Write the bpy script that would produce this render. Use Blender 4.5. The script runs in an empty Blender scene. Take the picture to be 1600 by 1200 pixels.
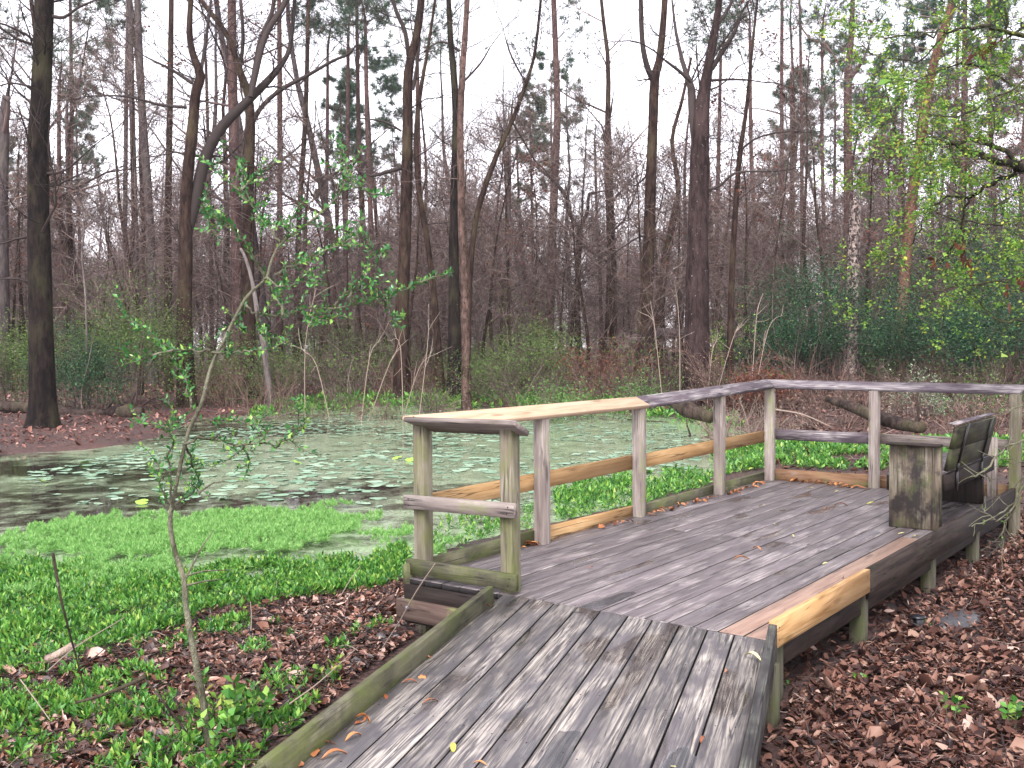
import bpy, math, random
import numpy as np
from mathutils import Vector, Matrix
R = math.radians
S = bpy.context.scene
C = S.collection

# ------------------------------------------------------------------ camera
CAM = np.array([-4.924, -2.218, 1.510]); YAW, PIT, ROL, F = .6402, -.0422, -.0091, 1644.5
FW = np.array([math.cos(PIT)*math.cos(YAW), math.cos(PIT)*math.sin(YAW), math.sin(PIT)])
_rt = np.array([math.sin(YAW), -math.cos(YAW), 0.]); _up = np.cross(_rt, FW)
RT = math.cos(ROL)*_rt + math.sin(ROL)*_up
UP = -math.sin(ROL)*_rt + math.cos(ROL)*_up
cd = bpy.data.cameras.new("camera"); cam = bpy.data.objects.new("camera", cd); C.objects.link(cam)
cam.matrix_world = Matrix(((RT[0], UP[0], -FW[0], CAM[0]), (RT[1], UP[1], -FW[1], CAM[1]), (RT[2], UP[2], -FW[2], CAM[2]), (0, 0, 0, 1)))
cd.sensor_width = 36; cd.lens = F/1600*36; cd.clip_start = .05; cd.clip_end = 2000
S.camera = cam

# ------------------------------------------------------------------ world, sun, exposure
SUN_EL, SUN_AZ = R(52), R(250)
W = bpy.data.worlds.new("World"); S.world = W; W.use_nodes = True
nt = W.node_tree; nt.nodes.clear()
sky = nt.nodes.new('ShaderNodeTexSky'); sky.sky_type = 'NISHITA'; sky.sun_disc = False
sky.sun_elevation = SUN_EL; sky.sun_rotation = SUN_AZ; sky.dust_density = 1; sky.air_density = 1
bw = nt.nodes.new('ShaderNodeRGBToBW'); nt.links.new(sky.outputs[0], bw.inputs[0])
mx = nt.nodes.new('ShaderNodeMix'); mx.data_type = 'RGBA'; mx.inputs[0].default_value = .93
tin = nt.nodes.new('ShaderNodeMix'); tin.data_type = 'RGBA'; tin.blend_type = 'MULTIPLY'; tin.inputs[0].default_value = 1
nt.links.new(bw.outputs[0], tin.inputs[6]); tin.inputs[7].default_value = (1.0, .965, 1.03, 1)
nt.links.new(sky.outputs[0], mx.inputs[6]); nt.links.new(tin.outputs[2], mx.inputs[7])
bg = nt.nodes.new('ShaderNodeBackground'); bg.inputs[1].default_value = .15
wo = nt.nodes.new('ShaderNodeOutputWorld')
nt.links.new(mx.outputs[2], bg.inputs[0]); nt.links.new(bg.outputs[0], wo.inputs[0])
sd = bpy.data.lights.new("sun", 'SUN'); sd.energy = .9; sd.angle = R(25); sd.color = (1, .97, .93)
sun = bpy.data.objects.new("sun", sd); C.objects.link(sun)
_sd = Vector((math.sin(SUN_AZ)*math.cos(SUN_EL), math.cos(SUN_AZ)*math.cos(SUN_EL), math.sin(SUN_EL)))
sun.rotation_euler = _sd.to_track_quat('Z', 'Y').to_euler(); sun.location = (0, 0, 30)
S.view_settings.view_transform = 'Standard'; S.view_settings.look = 'None'
S.view_settings.exposure = 2.3; S.view_settings.gamma = 1
S.cycles.max_bounces = 6; S.cycles.diffuse_bounces = 3; S.cycles.glossy_bounces = 2
S.cycles.transmission_bounces = 3; S.cycles.volume_bounces = 0; S.cycles.transparent_max_bounces = 8
S.cycles.use_denoising = True; S.cycles.volume_step_rate = 4
HAZE = .0004

rng = np.random.default_rng(7); rnd = random.Random(5)

# ------------------------------------------------------------------ picture <-> place
def at(x, y, D):
    return CAM + D*(FW + RT*(x-800)/F + UP*(600-y)/F)
def bz(x, y, z):
    d = FW + RT*(x-800)/F + UP*(600-y)/F
    return CAM + d*((z-CAM[2])/d[2])
def proj(P):
    d = np.asarray(P, float) - CAM; z = d@FW
    return 800+F*(d@RT)/z, 600-F*(d@UP)/z, z

# ------------------------------------------------------------------ mesh accumulator
class Geo:
    def __init__(s): s.v = []; s.q = []; s.t = []; s.qm = []; s.tm = []; s.n = 0
    def add(s, v, q=None, t=None, m=0):
        v = np.asarray(v, float).reshape(-1, 3); s.v.append(v)
        if q is not None and len(q): q = np.asarray(q, int).reshape(-1, 4); s.q.append(q+s.n); s.qm.append(np.full(len(q), m))
        if t is not None and len(t): t = np.asarray(t, int).reshape(-1, 3); s.t.append(t+s.n); s.tm.append(np.full(len(t), m))
        s.n += len(v)
    def merge(s, g, M=None, m=None):
        for v in [np.concatenate(g.v)]:
            if M is not None: v = v@M[:3, :3].T + M[:3, 3]
            s.v.append(v)
        if g.q: s.q.append(np.concatenate(g.q)+s.n); a = np.concatenate(g.qm); s.qm.append(a if m is None else np.full(len(a), m))
        if g.t: s.t.append(np.concatenate(g.t)+s.n); a = np.concatenate(g.tm); s.tm.append(a if m is None else np.full(len(a), m))
        s.n += len(s.v[-1])
    def mesh(s, name, mats, smooth=False):
        me = bpy.data.meshes.new(name)
        v = np.concatenate(s.v) if s.v else np.zeros((0, 3))
        q = np.concatenate(s.q) if s.q else np.zeros((0, 4), int); t = np.concatenate(s.t) if s.t else np.zeros((0, 3), int)
        me.vertices.add(len(v)); me.vertices.foreach_set('co', v.astype('f').ravel())
        me.loops.add(q.size+t.size); me.loops.foreach_set('vertex_index', np.concatenate([q.ravel(), t.ravel()]).astype('i'))
        nf = len(q)+len(t); me.polygons.add(nf)
        st = np.concatenate([np.arange(len(q))*4, q.size+np.arange(len(t))*3]).astype('i')
        me.polygons.foreach_set('loop_start', st)
        try: me.polygons.foreach_set('loop_total', np.concatenate([np.full(len(q), 4), np.full(len(t), 3)]).astype('i'))
        except Exception: pass
        mi = np.concatenate(s.qm+s.tm) if (s.qm or s.tm) else np.zeros(0)
        me.polygons.foreach_set('material_index', mi.astype('i'))
        if smooth: me.polygons.foreach_set('use_smooth', np.ones(nf, bool))
        for m in (mats if isinstance(mats, (list, tuple)) else [mats]): me.materials.append(m)
        me.update(calc_edges=True); me.validate()
        return me

def obj(name, me, parent=None, M=None):
    o = bpy.data.objects.new(name, me); C.objects.link(o)
    if parent is not None: o.parent = parent
    if M is not None: o.matrix_basis = M
    return o
def empty(name, loc, label, cat, group=None, rz=0):
    o = bpy.data.objects.new(name, None); C.objects.link(o); o.empty_display_size = .3
    o.location = Vector(loc); o.rotation_euler.z = rz; return tag(o, label, cat, group)
def tag(o, label, cat, group=None):
    o['label'] = label; o['category'] = cat
    if group: o['group'] = group
    return o
def copy_tree(root, loc, rz, sc, label=None):
    r = root.copy(); C.objects.link(r); r.location = Vector(loc); r.rotation_euler = (0, 0, rz); r.scale = sc
    if label: r['label'] = label
    for ch in list(root.children):
        c = ch.copy(); C.objects.link(c); c.parent = r
    return r

# ------------------------------------------------------------------ materials
def mat(name):
    m = bpy.data.materials.new(name); m.use_nodes = True
    n = m.node_tree; n.nodes.clear()
    out = n.nodes.new('ShaderNodeOutputMaterial'); b = n.nodes.new('ShaderNodeBsdfPrincipled')
    n.links.new(b.outputs[0], out.inputs[0]); return m, n, b, out
def N(n, t, **k):
    a = n.nodes.new(t)
    for x, y in k.items():
        setattr(a, x, y)
    return a
def noise(n, vec, scale, detail=4, rough=.55, dist=0):
    a = N(n, 'ShaderNodeTexNoise'); a.inputs['Scale'].default_value = scale; a.inputs['Detail'].default_value = detail
    a.inputs['Roughness'].default_value = rough; a.inputs['Distortion'].default_value = dist
    if vec is not None: n.links.new(vec, a.inputs['Vector'])
    return a.outputs[0]
def ramp(n, fac, stops):
    r = N(n, 'ShaderNodeValToRGB'); e = r.color_ramp.elements
    while len(e) < len(stops): e.new(.5)
    for i, (p, c) in enumerate(stops):
        e[i].position = p; e[i].color = (c, c, c, 1) if not hasattr(c, '__len__') else (*c, 1)
    n.links.new(fac, r.inputs[0]); return r.outputs[0]
def mixc(n, f, a, b, mode='MIX'):
    x = N(n, 'ShaderNodeMix', data_type='RGBA', blend_type=mode)
    for s, v in ((0, f), (6, a), (7, b)):
        if hasattr(v, 'is_linked') or isinstance(v, bpy.types.NodeSocket): n.links.new(v, x.inputs[s])
        else: x.inputs[s].default_value = v if s == 0 else ((*v, 1) if len(v) == 3 else v)
    return x.outputs[2]
def mth(n, op, a, b=0.):
    x = N(n, 'ShaderNodeMath', operation=op)
    for i, v in enumerate((a, b)):
        if isinstance(v, bpy.types.NodeSocket): n.links.new(v, x.inputs[i])
        else: x.inputs[i].default_value = v
    return x.outputs[0]
def bump(n, b, h, strength, dist):
    x = N(n, 'ShaderNodeBump'); x.inputs['Strength'].default_value = strength; x.inputs['Distance'].default_value = dist
    n.links.new(h, x.inputs['Height']); n.links.new(x.outputs[0], b.inputs['Normal'])
def mapping(n, vec, scale, loc=None):
    m = N(n, 'ShaderNodeMapping'); n.links.new(vec, m.inputs[0]); m.inputs['Scale'].default_value = scale
    if loc is not None: n.links.new(loc, m.inputs['Location'])
    return m.outputs[0]

def wood(name, dark, mid, light, wear=.5, wearc=(.5, .46, .43), moss=0., mossc=(.13, .15, .05), wet=0., stain=0., rough=.75, vary=.3, cracks=.85):
    m, n, b, out = mat(name)
    tc = N(n, 'ShaderNodeTexCoord').outputs['Object']; rn = N(n, 'ShaderNodeObjectInfo').outputs['Random']
    off = N(n, 'ShaderNodeCombineXYZ'); n.links.new(mth(n, 'MULTIPLY', rn, 37), off.inputs[0]); n.links.new(mth(n, 'MULTIPLY', rn, 91), off.inputs[1])
    o = off.outputs[0]
    big = mapping(n, tc, (.9, 7, 7), o); fine = mapping(n, tc, (1.6, 38, 38), o); pat = mapping(n, tc, (1.3, 4, 4), o)
    rings = noise(n, big, 1.6, 2, .5, 1.6)
    cath = noise(n, mapping(n, tc, (1.1, 26, 26), o), 1.5, 3, .6, 2.2)
    g = noise(n, fine, 1.5, 5, .7)
    s = mth(n, 'ADD', mth(n, 'MULTIPLY', rings, .62), mth(n, 'MULTIPLY', g, .38))
    col = ramp(n, s, [(.30, dark), (.5, mid), (.72, light)])
    w = noise(n, pat, 1.7, 3, .6, .4)
    wm = mth(n, 'MULTIPLY', ramp(n, w, [(.62-.28*wear, 0), (.75-.2*wear, 1)]), ramp(n, mth(n, 'ADD', mth(n, 'MULTIPLY', cath, .7), mth(n, 'MULTIPLY', g, .35)), [(.46, 0), (.62, 1)]))
    col = mixc(n, mth(n, 'MULTIPLY', wm, min(1, wear*1.5)), col, wearc)
    ck = noise(n, mapping(n, tc, (.45, 17, 17), o), 1.3, 2, .5, .5)
    ck = ramp(n, mth(n, 'ABSOLUTE', mth(n, 'SUBTRACT', ck, .53)), [(.004, 1), (.014, 0)])
    col = mixc(n, mth(n, 'MULTIPLY', mth(n, 'MULTIPLY', ck, cracks), ramp(n, w, [(.35, 0), (.5, 1)])), col, tuple(c*.35 for c in dark))
    kn = N(n, 'ShaderNodeTexVoronoi'); kn.inputs['Scale'].default_value = 1; n.links.new(mapping(n, tc, (1.6, 7, 7), o), kn.inputs['Vector'])
    col = mixc(n, mth(n, 'MULTIPLY', ramp(n, kn.outputs['Distance'], [(.07, 1), (.15, 0)]), .75), col, tuple(c*.6 for c in dark))
    if stain:
        st = ramp(n, noise(n, mapping(n, tc, (5, 5, 5), o), 1, 4, .65), [(.46, 0), (.6, 1)])
        col = mixc(n, mth(n, 'MULTIPLY', st, stain), col, (.02, .016, .016))
    if moss:
        ms = ramp(n, noise(n, mapping(n, tc, (3, 6, 6), o), 1.2, 5, .7), [(.58-.3*moss, 0), (.72-.15*moss, 1)])
        col = mixc(n, mth(n, 'MULTIPLY', ms, .85), col, mossc)
    hsv = N(n, 'ShaderNodeHueSaturation'); n.links.new(col, hsv.inputs['Color'])
    n.links.new(mth(n, 'ADD', mth(n, 'MULTIPLY', rn, vary*2), 1-vary), hsv.inputs['Value'])
    n.links.new(hsv.outputs[0], b.inputs['Base Color'])
    if wet:
        # shallow rain puddles: smooth dark wet patches in the hollows of the board
        wn = ramp(n, noise(n, mapping(n, tc, (1.5, 3.5, 3.5), o), 1.0, 2, .4), [(.64-.12*wet, 0), (.72-.12*wet, 1)])
        damp = mth(n, 'SUBTRACT', .62, mth(n, 'MULTIPLY', g, .25))
        rg = N(n, 'ShaderNodeMix'); n.links.new(wn, rg.inputs[0]); n.links.new(damp, rg.inputs[2]); rg.inputs[3].default_value = .2
        n.links.new(rg.outputs[0], b.inputs['Roughness'])
        bm = mth(n, 'MULTIPLY', s, mth(n, 'SUBTRACT', 1, mth(n, 'MULTIPLY', wn, .9)))
        bump(n, b, bm, .7, .006)
    else:
        b.inputs['Roughness'].default_value = rough
        bump(n, b, s, .7, .006)
    b.inputs['Specular IOR Level'].default_value = .95 if wet else .2
    return m

M_DECK = wood('deck_wood', (.034, .025, .026), (.09, .072, .075), (.155, .13, .132), wear=.5, wearc=(.33, .29, .28), wet=.5, vary=.28)
M_RAMP = wood('ramp_wood', (.036, .030, .032), (.08, .07, .075), (.14, .125, .13), wear=.78, wearc=(.42, .37, .32), wet=.85, vary=.25)
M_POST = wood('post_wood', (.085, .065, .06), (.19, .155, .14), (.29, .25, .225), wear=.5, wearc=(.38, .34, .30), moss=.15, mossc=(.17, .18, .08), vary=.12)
M_POSTG = wood('mossy_post_wood', (.055, .047, .034), (.13, .112, .08), (.22, .195, .15), wear=.45, wearc=(.32, .28, .23), moss=.4, mossc=(.10, .11, .035), vary=.1)
M_NEW = wood('new_pine_wood', (.23, .12, .045), (.36, .215, .095), (.47, .31, .155), wear=.3, wearc=(.52, .37, .21), vary=.1)
M_NEWPALE = wood('pale_new_cap_wood', (.34, .22, .14), (.44, .31, .21), (.52, .39, .28), wear=.2, wearc=(.5, .38, .28), cracks=.3, vary=.05)
M_TAN = wood('tan_board_wood', (.12, .065, .045), (.22, .135, .10), (.31, .205, .15), wear=.25, wearc=(.36, .27, .19), wet=.2, vary=.1)
M_BROWN = wood('brown_toe_wood', (.11, .055, .03), (.2, .115, .065), (.28, .18, .11), wear=.2, vary=.12, moss=.1)
M_GIRD = wood('brown_girder_wood', (.035, .022, .018), (.085, .055, .045), (.14, .1, .08), wear=.3, wearc=(.2, .16, .13), moss=.1)
M_CAPOLD = wood('purple_grey_cap_wood', (.035, .026, .032), (.085, .066, .078), (.15, .125, .14), wear=.7, wearc=(.36, .33, .32), vary=.08)
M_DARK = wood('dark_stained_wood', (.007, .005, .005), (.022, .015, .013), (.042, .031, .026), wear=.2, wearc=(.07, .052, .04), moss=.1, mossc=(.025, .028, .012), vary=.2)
M_CURB = wood('mossy_curb_wood', (.04, .037, .025), (.10, .095, .058), (.17, .16, .10), wear=.35, wearc=(.24, .22, .18), moss=.5, mossc=(.085, .10, .03), stain=.45, vary=.08)
M_BENCH = wood('bench_end_wood', (.025, .018, .014), (.085, .066, .048), (.17, .145, .105), wear=.55, wearc=(.23, .21, .165), stain=.95, moss=.2, mossc=(.07, .08, .03), vary=.08)
M_BACK = wood('bench_back_wood', (.01, .008, .007), (.028, .025, .016), (.055, .052, .028), wear=.25, wearc=(.1, .095, .06), stain=.5, moss=.4, mossc=(.05, .056, .022), vary=.08)
M_CURBR = wood('lichen_curb_wood', (.015, .014, .015), (.045, .042, .042), (.10, .095, .09), wear=.5, wearc=(.28, .29, .23), stain=.4, vary=.05)

def simple(name, col, rough=.6, metal=0, var=0):
    m, n, b, out = mat(name); b.inputs['Roughness'].default_value = rough; b.inputs['Metallic'].default_value = metal
    tc = N(n, 'ShaderNodeTexCoord').outputs['Object']
    f = noise(n, tc, 30, 4)
    n.links.new(ramp(n, f, [(.3, tuple(c*.7 for c in col)), (.7, tuple(min(1, c*1.25) for c in col))]), b.inputs['Base Color'])
    return m
M_IRON = simple('black_iron', (.012, .011, .012), .45, .3)
M_NAIL = simple('rusty_nail', (.03, .02, .02), .6, .5)
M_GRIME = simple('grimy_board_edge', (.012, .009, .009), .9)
M_BOLT = simple('steel_bolt', (.3, .31, .34), .35, .9)
M_PLASTIC = simple('black_plastic', (.008, .009, .013), .3)

def leafmat(name, stops, trans=.35, rough=.5, tr_col=None):
    m, n, b, out = mat(name)
    g = N(n, 'ShaderNodeNewGeometry').outputs['Random Per Island']
    col = ramp(n, g, stops); n.links.new(col, b.inputs['Base Color']); b.inputs['Roughness'].default_value = rough; b.inputs['Specular IOR Level'].default_value = .5 if rough < .45 else .15
    if trans:
        t = N(n, 'ShaderNodeBsdfTranslucent'); n.links.new(col, t.inputs[0])
        mxs = N(n, 'ShaderNodeMixShader'); mxs.inputs[0].default_value = trans
        n.links.new(b.outputs[0], mxs.inputs[1]); n.links.new(t.outputs[0], mxs.inputs[2]); n.links.new(mxs.outputs[0], out.inputs[0])
    return m
M_LITTER = leafmat('leaf_litter', [(0, (.012, .007, .007)), (.32, (.045, .022, .019)), (.62, (.11, .05, .036)), (.84, (.19, .095, .07)), (.95, (.25, .15, .11)), (1, (.40, .29, .24))], 0, .45)
M_LITTERL = leafmat('wet_leaf_litter', [(0, (.018, .010, .009)), (.3, (.05, .023, .018)), (.6, (.13, .05, .03)), (.85, (.25, .12, .08)), (1, (.48, .33, .27))], 0, .4)
M_LITTER2 = leafmat('far_leaf_litter', [(0, (.05, .022, .02)), (.4, (.14, .06, .048)), (.75, (.24, .115, .09)), (1, (.36, .22, .18))], 0, .6)
M_GREENPL = leafmat('green_plant_leaf', [(0, (.02, .085, .015)), (.35, (.06, .20, .03)), (.65, (.12, .31, .045)), (.9, (.21, .42, .07)), (1, (.36, .46, .09))], .3, .42)
M_FEATHER = leafmat('feathery_plant_leaf', [(0, (.10, .28, .06)), (.5, (.25, .50, .14)), (1, (.44, .66, .26))], .35, .6)
M_SAPL = leafmat('sapling_leaf', [(0, (.018, .08, .022)), (.5, (.045, .18, .042)), (.8, (.11, .31, .065)), (1, (.28, .46, .08))], .25, .25)
M_SPRING = leafmat('spring_leaf', [(0, (.05, .14, .03)), (.5, (.15, .29, .05)), (.88, (.28, .42, .08)), (1, (.50, .50, .07))], .4, .45)
M_PINE = leafmat('pine_needles', [(0, (.03, .065, .045)), (.6, (.06, .11, .07)), (1, (.11, .16, .09))], .15, .6)
M_EVG = leafmat('evergreen_leaf', [(0, (.008, .03, .016)), (.5, (.022, .065, .034)), (.9, (.05, .12, .05)), (1, (.10, .18, .06))], .15, .45)
M_OLIVE = leafmat('olive_thicket_leaf', [(0, (.035, .06, .018)), (.5, (.085, .14, .036)), (1, (.15, .24, .06))], .2, .55)
M_GREENB = leafmat('green_bush_leaf', [(0, (.035, .08, .02)), (.5, (.08, .17, .045)), (1, (.16, .28, .08))], .25, .55)
M_RUST = leafmat('dead_rust_leaf', [(0, (.05, .018, .012)), (.5, (.12, .038, .025)), (1, (.20, .075, .045))], .25, .6)
M_REDBR = leafmat('red_brush', [(0, (.055, .03, .025)), (.5, (.125, .075, .06)), (1, (.24, .17, .14))], 0, .7)
M_GREYB = leafmat('grey_green_leaf', [(0, (.10, .14, .08)), (.6, (.22, .28, .17)), (1, (.36, .40, .28))], .2, .6)
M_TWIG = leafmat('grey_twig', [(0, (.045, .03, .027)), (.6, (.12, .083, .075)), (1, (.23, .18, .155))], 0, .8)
M_FARTWIG = leafmat('hazed_far_twig', [(0, (.10, .068, .066)), (.6, (.21, .155, .15)), (1, (.36, .29, .27))], 0, .8)  # paler than the nearer twigs: distance haze is put into the colour
M_CANE = leafmat('pale_cane', [(0, (.13, .09, .07)), (1, (.34, .27, .22))], 0, .7)
M_PAD = leafmat('lily_pad_leaf', [(0, (.15, .25, .16)), (1, (.25, .36, .24))], 0, .35)
def padmat(name, a, b_):
    m, n, b, out = mat(name); r = N(n, 'ShaderNodeObjectInfo').outputs['Random']
    n.links.new(ramp(n, r, [(0, a), (1, b_)]), b.inputs['Base Color']); b.inputs['Roughness'].default_value = .38; return m
M_PAD1 = padmat('blue_green_pad', (.15, .27, .17), (.32, .44, .31))
M_PAD2 = padmat('yellow_green_pad', (.16, .33, .04), (.3, .5, .06))
M_FALLEN = padmat('fallen_orange_leaf', (.22, .07, .03), (.45, .19, .07))
M_FALLENY = padmat('fallen_yellow_leaf', (.34, .32, .06), (.55, .5, .28))

def bark(name, dark, light, spots=None, moss=0., zs=.25, spot_th=.72):
    m, n, b, out = mat(name)
    tc = N(n, 'ShaderNodeTexCoord').outputs['Object']
    f = noise(n, mapping(n, tc, (1, 1, zs)), 11, 6, .72, .6); f2 = noise(n, mapping(n, tc, (1, 1, .5)), 2.2, 3, .6)
    s = mth(n, 'ADD', mth(n, 'MULTIPLY', f, .65), mth(n, 'MULTIPLY', f2, .35))
    col = ramp(n, s, [(.41, dark), (.6, light)])
    if moss: col = mixc(n, mth(n, 'MULTIPLY', ramp(n, f2, [(.5, 0), (.66, 1)]), moss), col, (.07, .075, .03))
    if spots:
        sp = ramp(n, noise(n, tc, 13, 6, .65), [(spot_th-.04, 0), (spot_th, 1)]); col = mixc(n, sp, col, spots)
    n.links.new(col, b.inputs['Base Color']); b.inputs['Roughness'].default_value = .85; b.inputs['Specular IOR Level'].default_value = .1
    bump(n, b, s, 1, .09); return m
M_BARKD = bark('dark_oak_bark', (.005, .0035, .0035), (.026, .018, .015), (.25, .23, .21), .25, spot_th=.76)
M_BARKB = bark('brown_bark', (.013, .0075, .006), (.060, .036, .028), None, .25)
M_BARKP = bark('purple_spotted_bark', (.014, .008, .008), (.055, .035, .033), (.42, .4, .4), .0, spot_th=.70)
M_BARKG = bark('grey_bark', (.04, .03, .03), (.11, .088, .088), None, .2)
M_BARKPINE = bark('pink_pine_bark', (.04, .022, .02), (.12, .074, .066), None, 0, zs=.5)
M_BARKRED = bark('reddish_pine_bark', (.06, .028, .02), (.19, .10, .07), None, 0, zs=.5)
M_PEEL = bark('peeling_pale_bark', (.03, .018, .015), (.15, .095, .078), (.04, .025, .02), 0, zs=.35, spot_th=.6)
M_SNAG = bark('dead_snag_wood', (.03, .022, .022), (.38, .30, .26), (.03, .022, .022), .15, zs=.3, spot_th=.53)
M_SNAGP = bark('bleached_wood', (.07, .055, .052), (.20, .17, .16), None, 0)
M_SAPB = bark('sapling_bark', (.08, .075, .05), (.23, .22, .155), (.3, .3, .25), .5, zs=.6, spot_th=.68)
M_MOSSL = bark('mossy_limb_bark', (.02, .018, .014), (.07, .065, .045), (.11, .13, .04), .9, spot_th=.6)
M_LOG = bark('rotten_log_bark', (.018, .013, .012), (.085, .06, .05), (.19, .19, .13), .4, spot_th=.7)
M_LOGP = bark('pale_log_wood', (.1, .07, .06), (.42, .32, .26), None, 0)

# ------------------------------------------------------------------ terrain
WZ = -.45
PONDPX = [(640, 893), (720, 850), (860, 815), (1000, 775), (1110, 745), (1165, 715), (1120, 690), (1160, 676), (1050, 652), (900, 641), (640, 634),
          (500, 637), (420, 646), (340, 656), (290, 668), (240, 688), (150, 700), (0, 712), (-500, 745), (-500, 990), (150, 960), (300, 945), (450, 930), (560, 912)]
POND = np.array([bz(x, y, WZ)[:2] for x, y in PONDPX])
def inside(poly, P):
    P = np.atleast_2d(P); x, y = P[:, 0], P[:, 1]; c = np.zeros(len(P), bool); n = len(poly); j = n-1
    for i in range(n):
        xi, yi = poly[i]; xj, yj = poly[j]
        k = ((yi > y) != (yj > y)) & (x < (xj-xi)*(y-yi)/((yj-yi) if yj != yi else 1e-9)+xi)
        c ^= k; j = i
    return c
def sdist(poly, P):
    P = np.atleast_2d(P)[:, :2]; d = np.full(len(P), 1e9); n = len(poly)
    for i in range(n):
        a = poly[i]; b = poly[(i+1) % n]; ab = b-a
        t = np.clip(((P-a)@ab)/(ab@ab), 0, 1); d = np.minimum(d, np.linalg.norm(P-(a+t[:, None]*ab), axis=1))
    return np.where(inside(poly, P), -d, d)
def sm(x): x = np.clip(x, 0, 1); return x*x*(3-2*x)
def wav(P, s, ph=0):
    x, y = P[:, 0]*s, P[:, 1]*s
    return (np.sin(x*1.3+y*.7+ph)+np.sin(-x*.6+y*1.7+2*ph+1)+np.sin(x*2.3-y*1.1+ph*3)*.5+np.sin(x*.9+y*3.1+4)*.4)/2.9
def H(P):
    P = np.atleast_2d(P)[:, :2]; d = sdist(POND, P) + .25*wav(P, 1.1)*np.clip(np.linalg.norm(P-CAM[:2], axis=1)/20, .25, 1)
    dc = np.linalg.norm(P-CAM[:2], axis=1)
    out = WZ + .10*sm(d/.7) + .024*np.clip(d-1.5, 0, 22)*sm((dc-11)/6) + .05*sm((dc-18)/15)*wav(P, .35) + .015*wav(P, 3.1)*sm(d/.5)
    ins = WZ - .02 - np.minimum(.45, -d*.3)
    return np.where(d > 0, out, ins)
def hz(x, y): return float(H([[x, y]])[0])

gm, n, b, out = mat('forest_floor')
tc = N(n, 'ShaderNodeTexCoord').outputs['Object']
f1 = noise(n, tc, 1.1, 5, .6); f2 = noise(n, tc, 22, 6, .75); f3 = noise(n, tc, .22, 3, .5)
col = ramp(n, f2, [(.32, (.018, .012, .012)), (.5, (.07, .042, .038)), (.66, (.17, .10, .085))])
col = mixc(n, ramp(n, f1, [(.45, 0), (.62, .75)]), col, (.055, .045, .043))
col = mixc(n, ramp(n, f3, [(.5, 0), (.7, .45)]), col, (.16, .075, .06))
n.links.new(col, b.inputs['Base Color']); b.inputs['Roughness'].default_value = .7; b.inputs['Specular IOR Level'].default_value = .2
bump(n, b, f2, .8, .04)

def ground():
    # polar sheet round the camera: fine near, coarse far
    g = Geo(); rr = np.concatenate([np.linspace(0, 12, 70), 12+np.geomspace(.25, 60, 90), [90, 120, 160]])
    na = 300; aa = np.linspace(0, 2*math.pi, na, endpoint=False)
    P = np.stack([CAM[0]+np.outer(rr, np.cos(aa)).ravel(), CAM[1]+np.outer(rr, np.sin(aa)).ravel()], 1)
    z = H(P); v = np.column_stack([P, z]); q = []
    for i in range(len(rr)-1):
        a = np.arange(na); b_ = (a+1) % na; q.append(np.stack([i*na+a, i*na+b_, (i+1)*na+b_, (i+1)*na+a], 1)[:, ::-1])
    g.add(v, q=np.concatenate(q))
    o = obj('ground', g.mesh('ground', gm, True)); o['kind'] = 'structure'
ground()

wm_, n, b, out = mat('pond_water'); b.inputs['Specular IOR Level'].default_value = .9
tc = N(n, 'ShaderNodeTexCoord').outputs['Object']
lay = mapping(n, tc, (1, 1, 1))
f1 = noise(n, lay, .22, 3, .55, .3); f2 = noise(n, lay, 2.2, 7, .72, .5); f3 = noise(n, lay, 25, 4, .7)
cov = mth(n, 'ADD', mth(n, 'MULTIPLY', f1, .9), mth(n, 'MULTIPLY', f2, .6))
# open water lies to the left of the pond, the weed film to the right
sx = N(n, 'ShaderNodeSeparateXYZ'); n.links.new(tc, sx.inputs[0])
side = mth(n, 'SUBTRACT', mth(n, 'MULTIPLY', sx.outputs[0], .8), mth(n, 'MULTIPLY', sx.outputs[1], .6))
mr = N(n, 'ShaderNodeMapRange'); n.links.new(side, mr.inputs[0]); mr.inputs[1].default_value = -7; mr.inputs[2].default_value = 3; mr.inputs[3].default_value = -.13; mr.inputs[4].default_value = .12
cov = mth(n, 'ADD', cov, mr.outputs[0])
film = ramp(n, cov, [(.62, 0), (.76, 1)])
fc = ramp(n, mth(n, 'ADD', mth(n, 'MULTIPLY', f3, .5), mth(n, 'MULTIPLY', f2, .5)), [(.34, (.06, .065, .045)), (.48, (.20, .25, .155)), (.62, (.36, .44, .30))])
col = mixc(n, film, (.022, .018, .014), fc)
n.links.new(col, b.inputs['Base Color'])
rg = N(n, 'ShaderNodeMix'); n.links.new(film, rg.inputs[0]); rg.inputs[2].default_value = .03; rg.inputs[3].default_value = .13
n.links.new(rg.outputs[0], b.inputs['Roughness']); b.inputs['IOR'].default_value = 1.33
bump(n, b, mth(n, 'ADD', mth(n, 'MULTIPLY', film, .3), mth(n, 'MULTIPLY', noise(n, tc, 6, 2), .5)), .12, .01)
x0, y0 = POND.min(0)-.8; x1, y1 = POND.max(0)+.8
g = Geo(); g.add([(x0, y0, WZ), (x1, y0, WZ), (x1, y1, WZ), (x0, y1, WZ)], q=[(0, 1, 2, 3)])
o = obj('water', g.mesh('water', wm_)); o['kind'] = 'structure'

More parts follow.
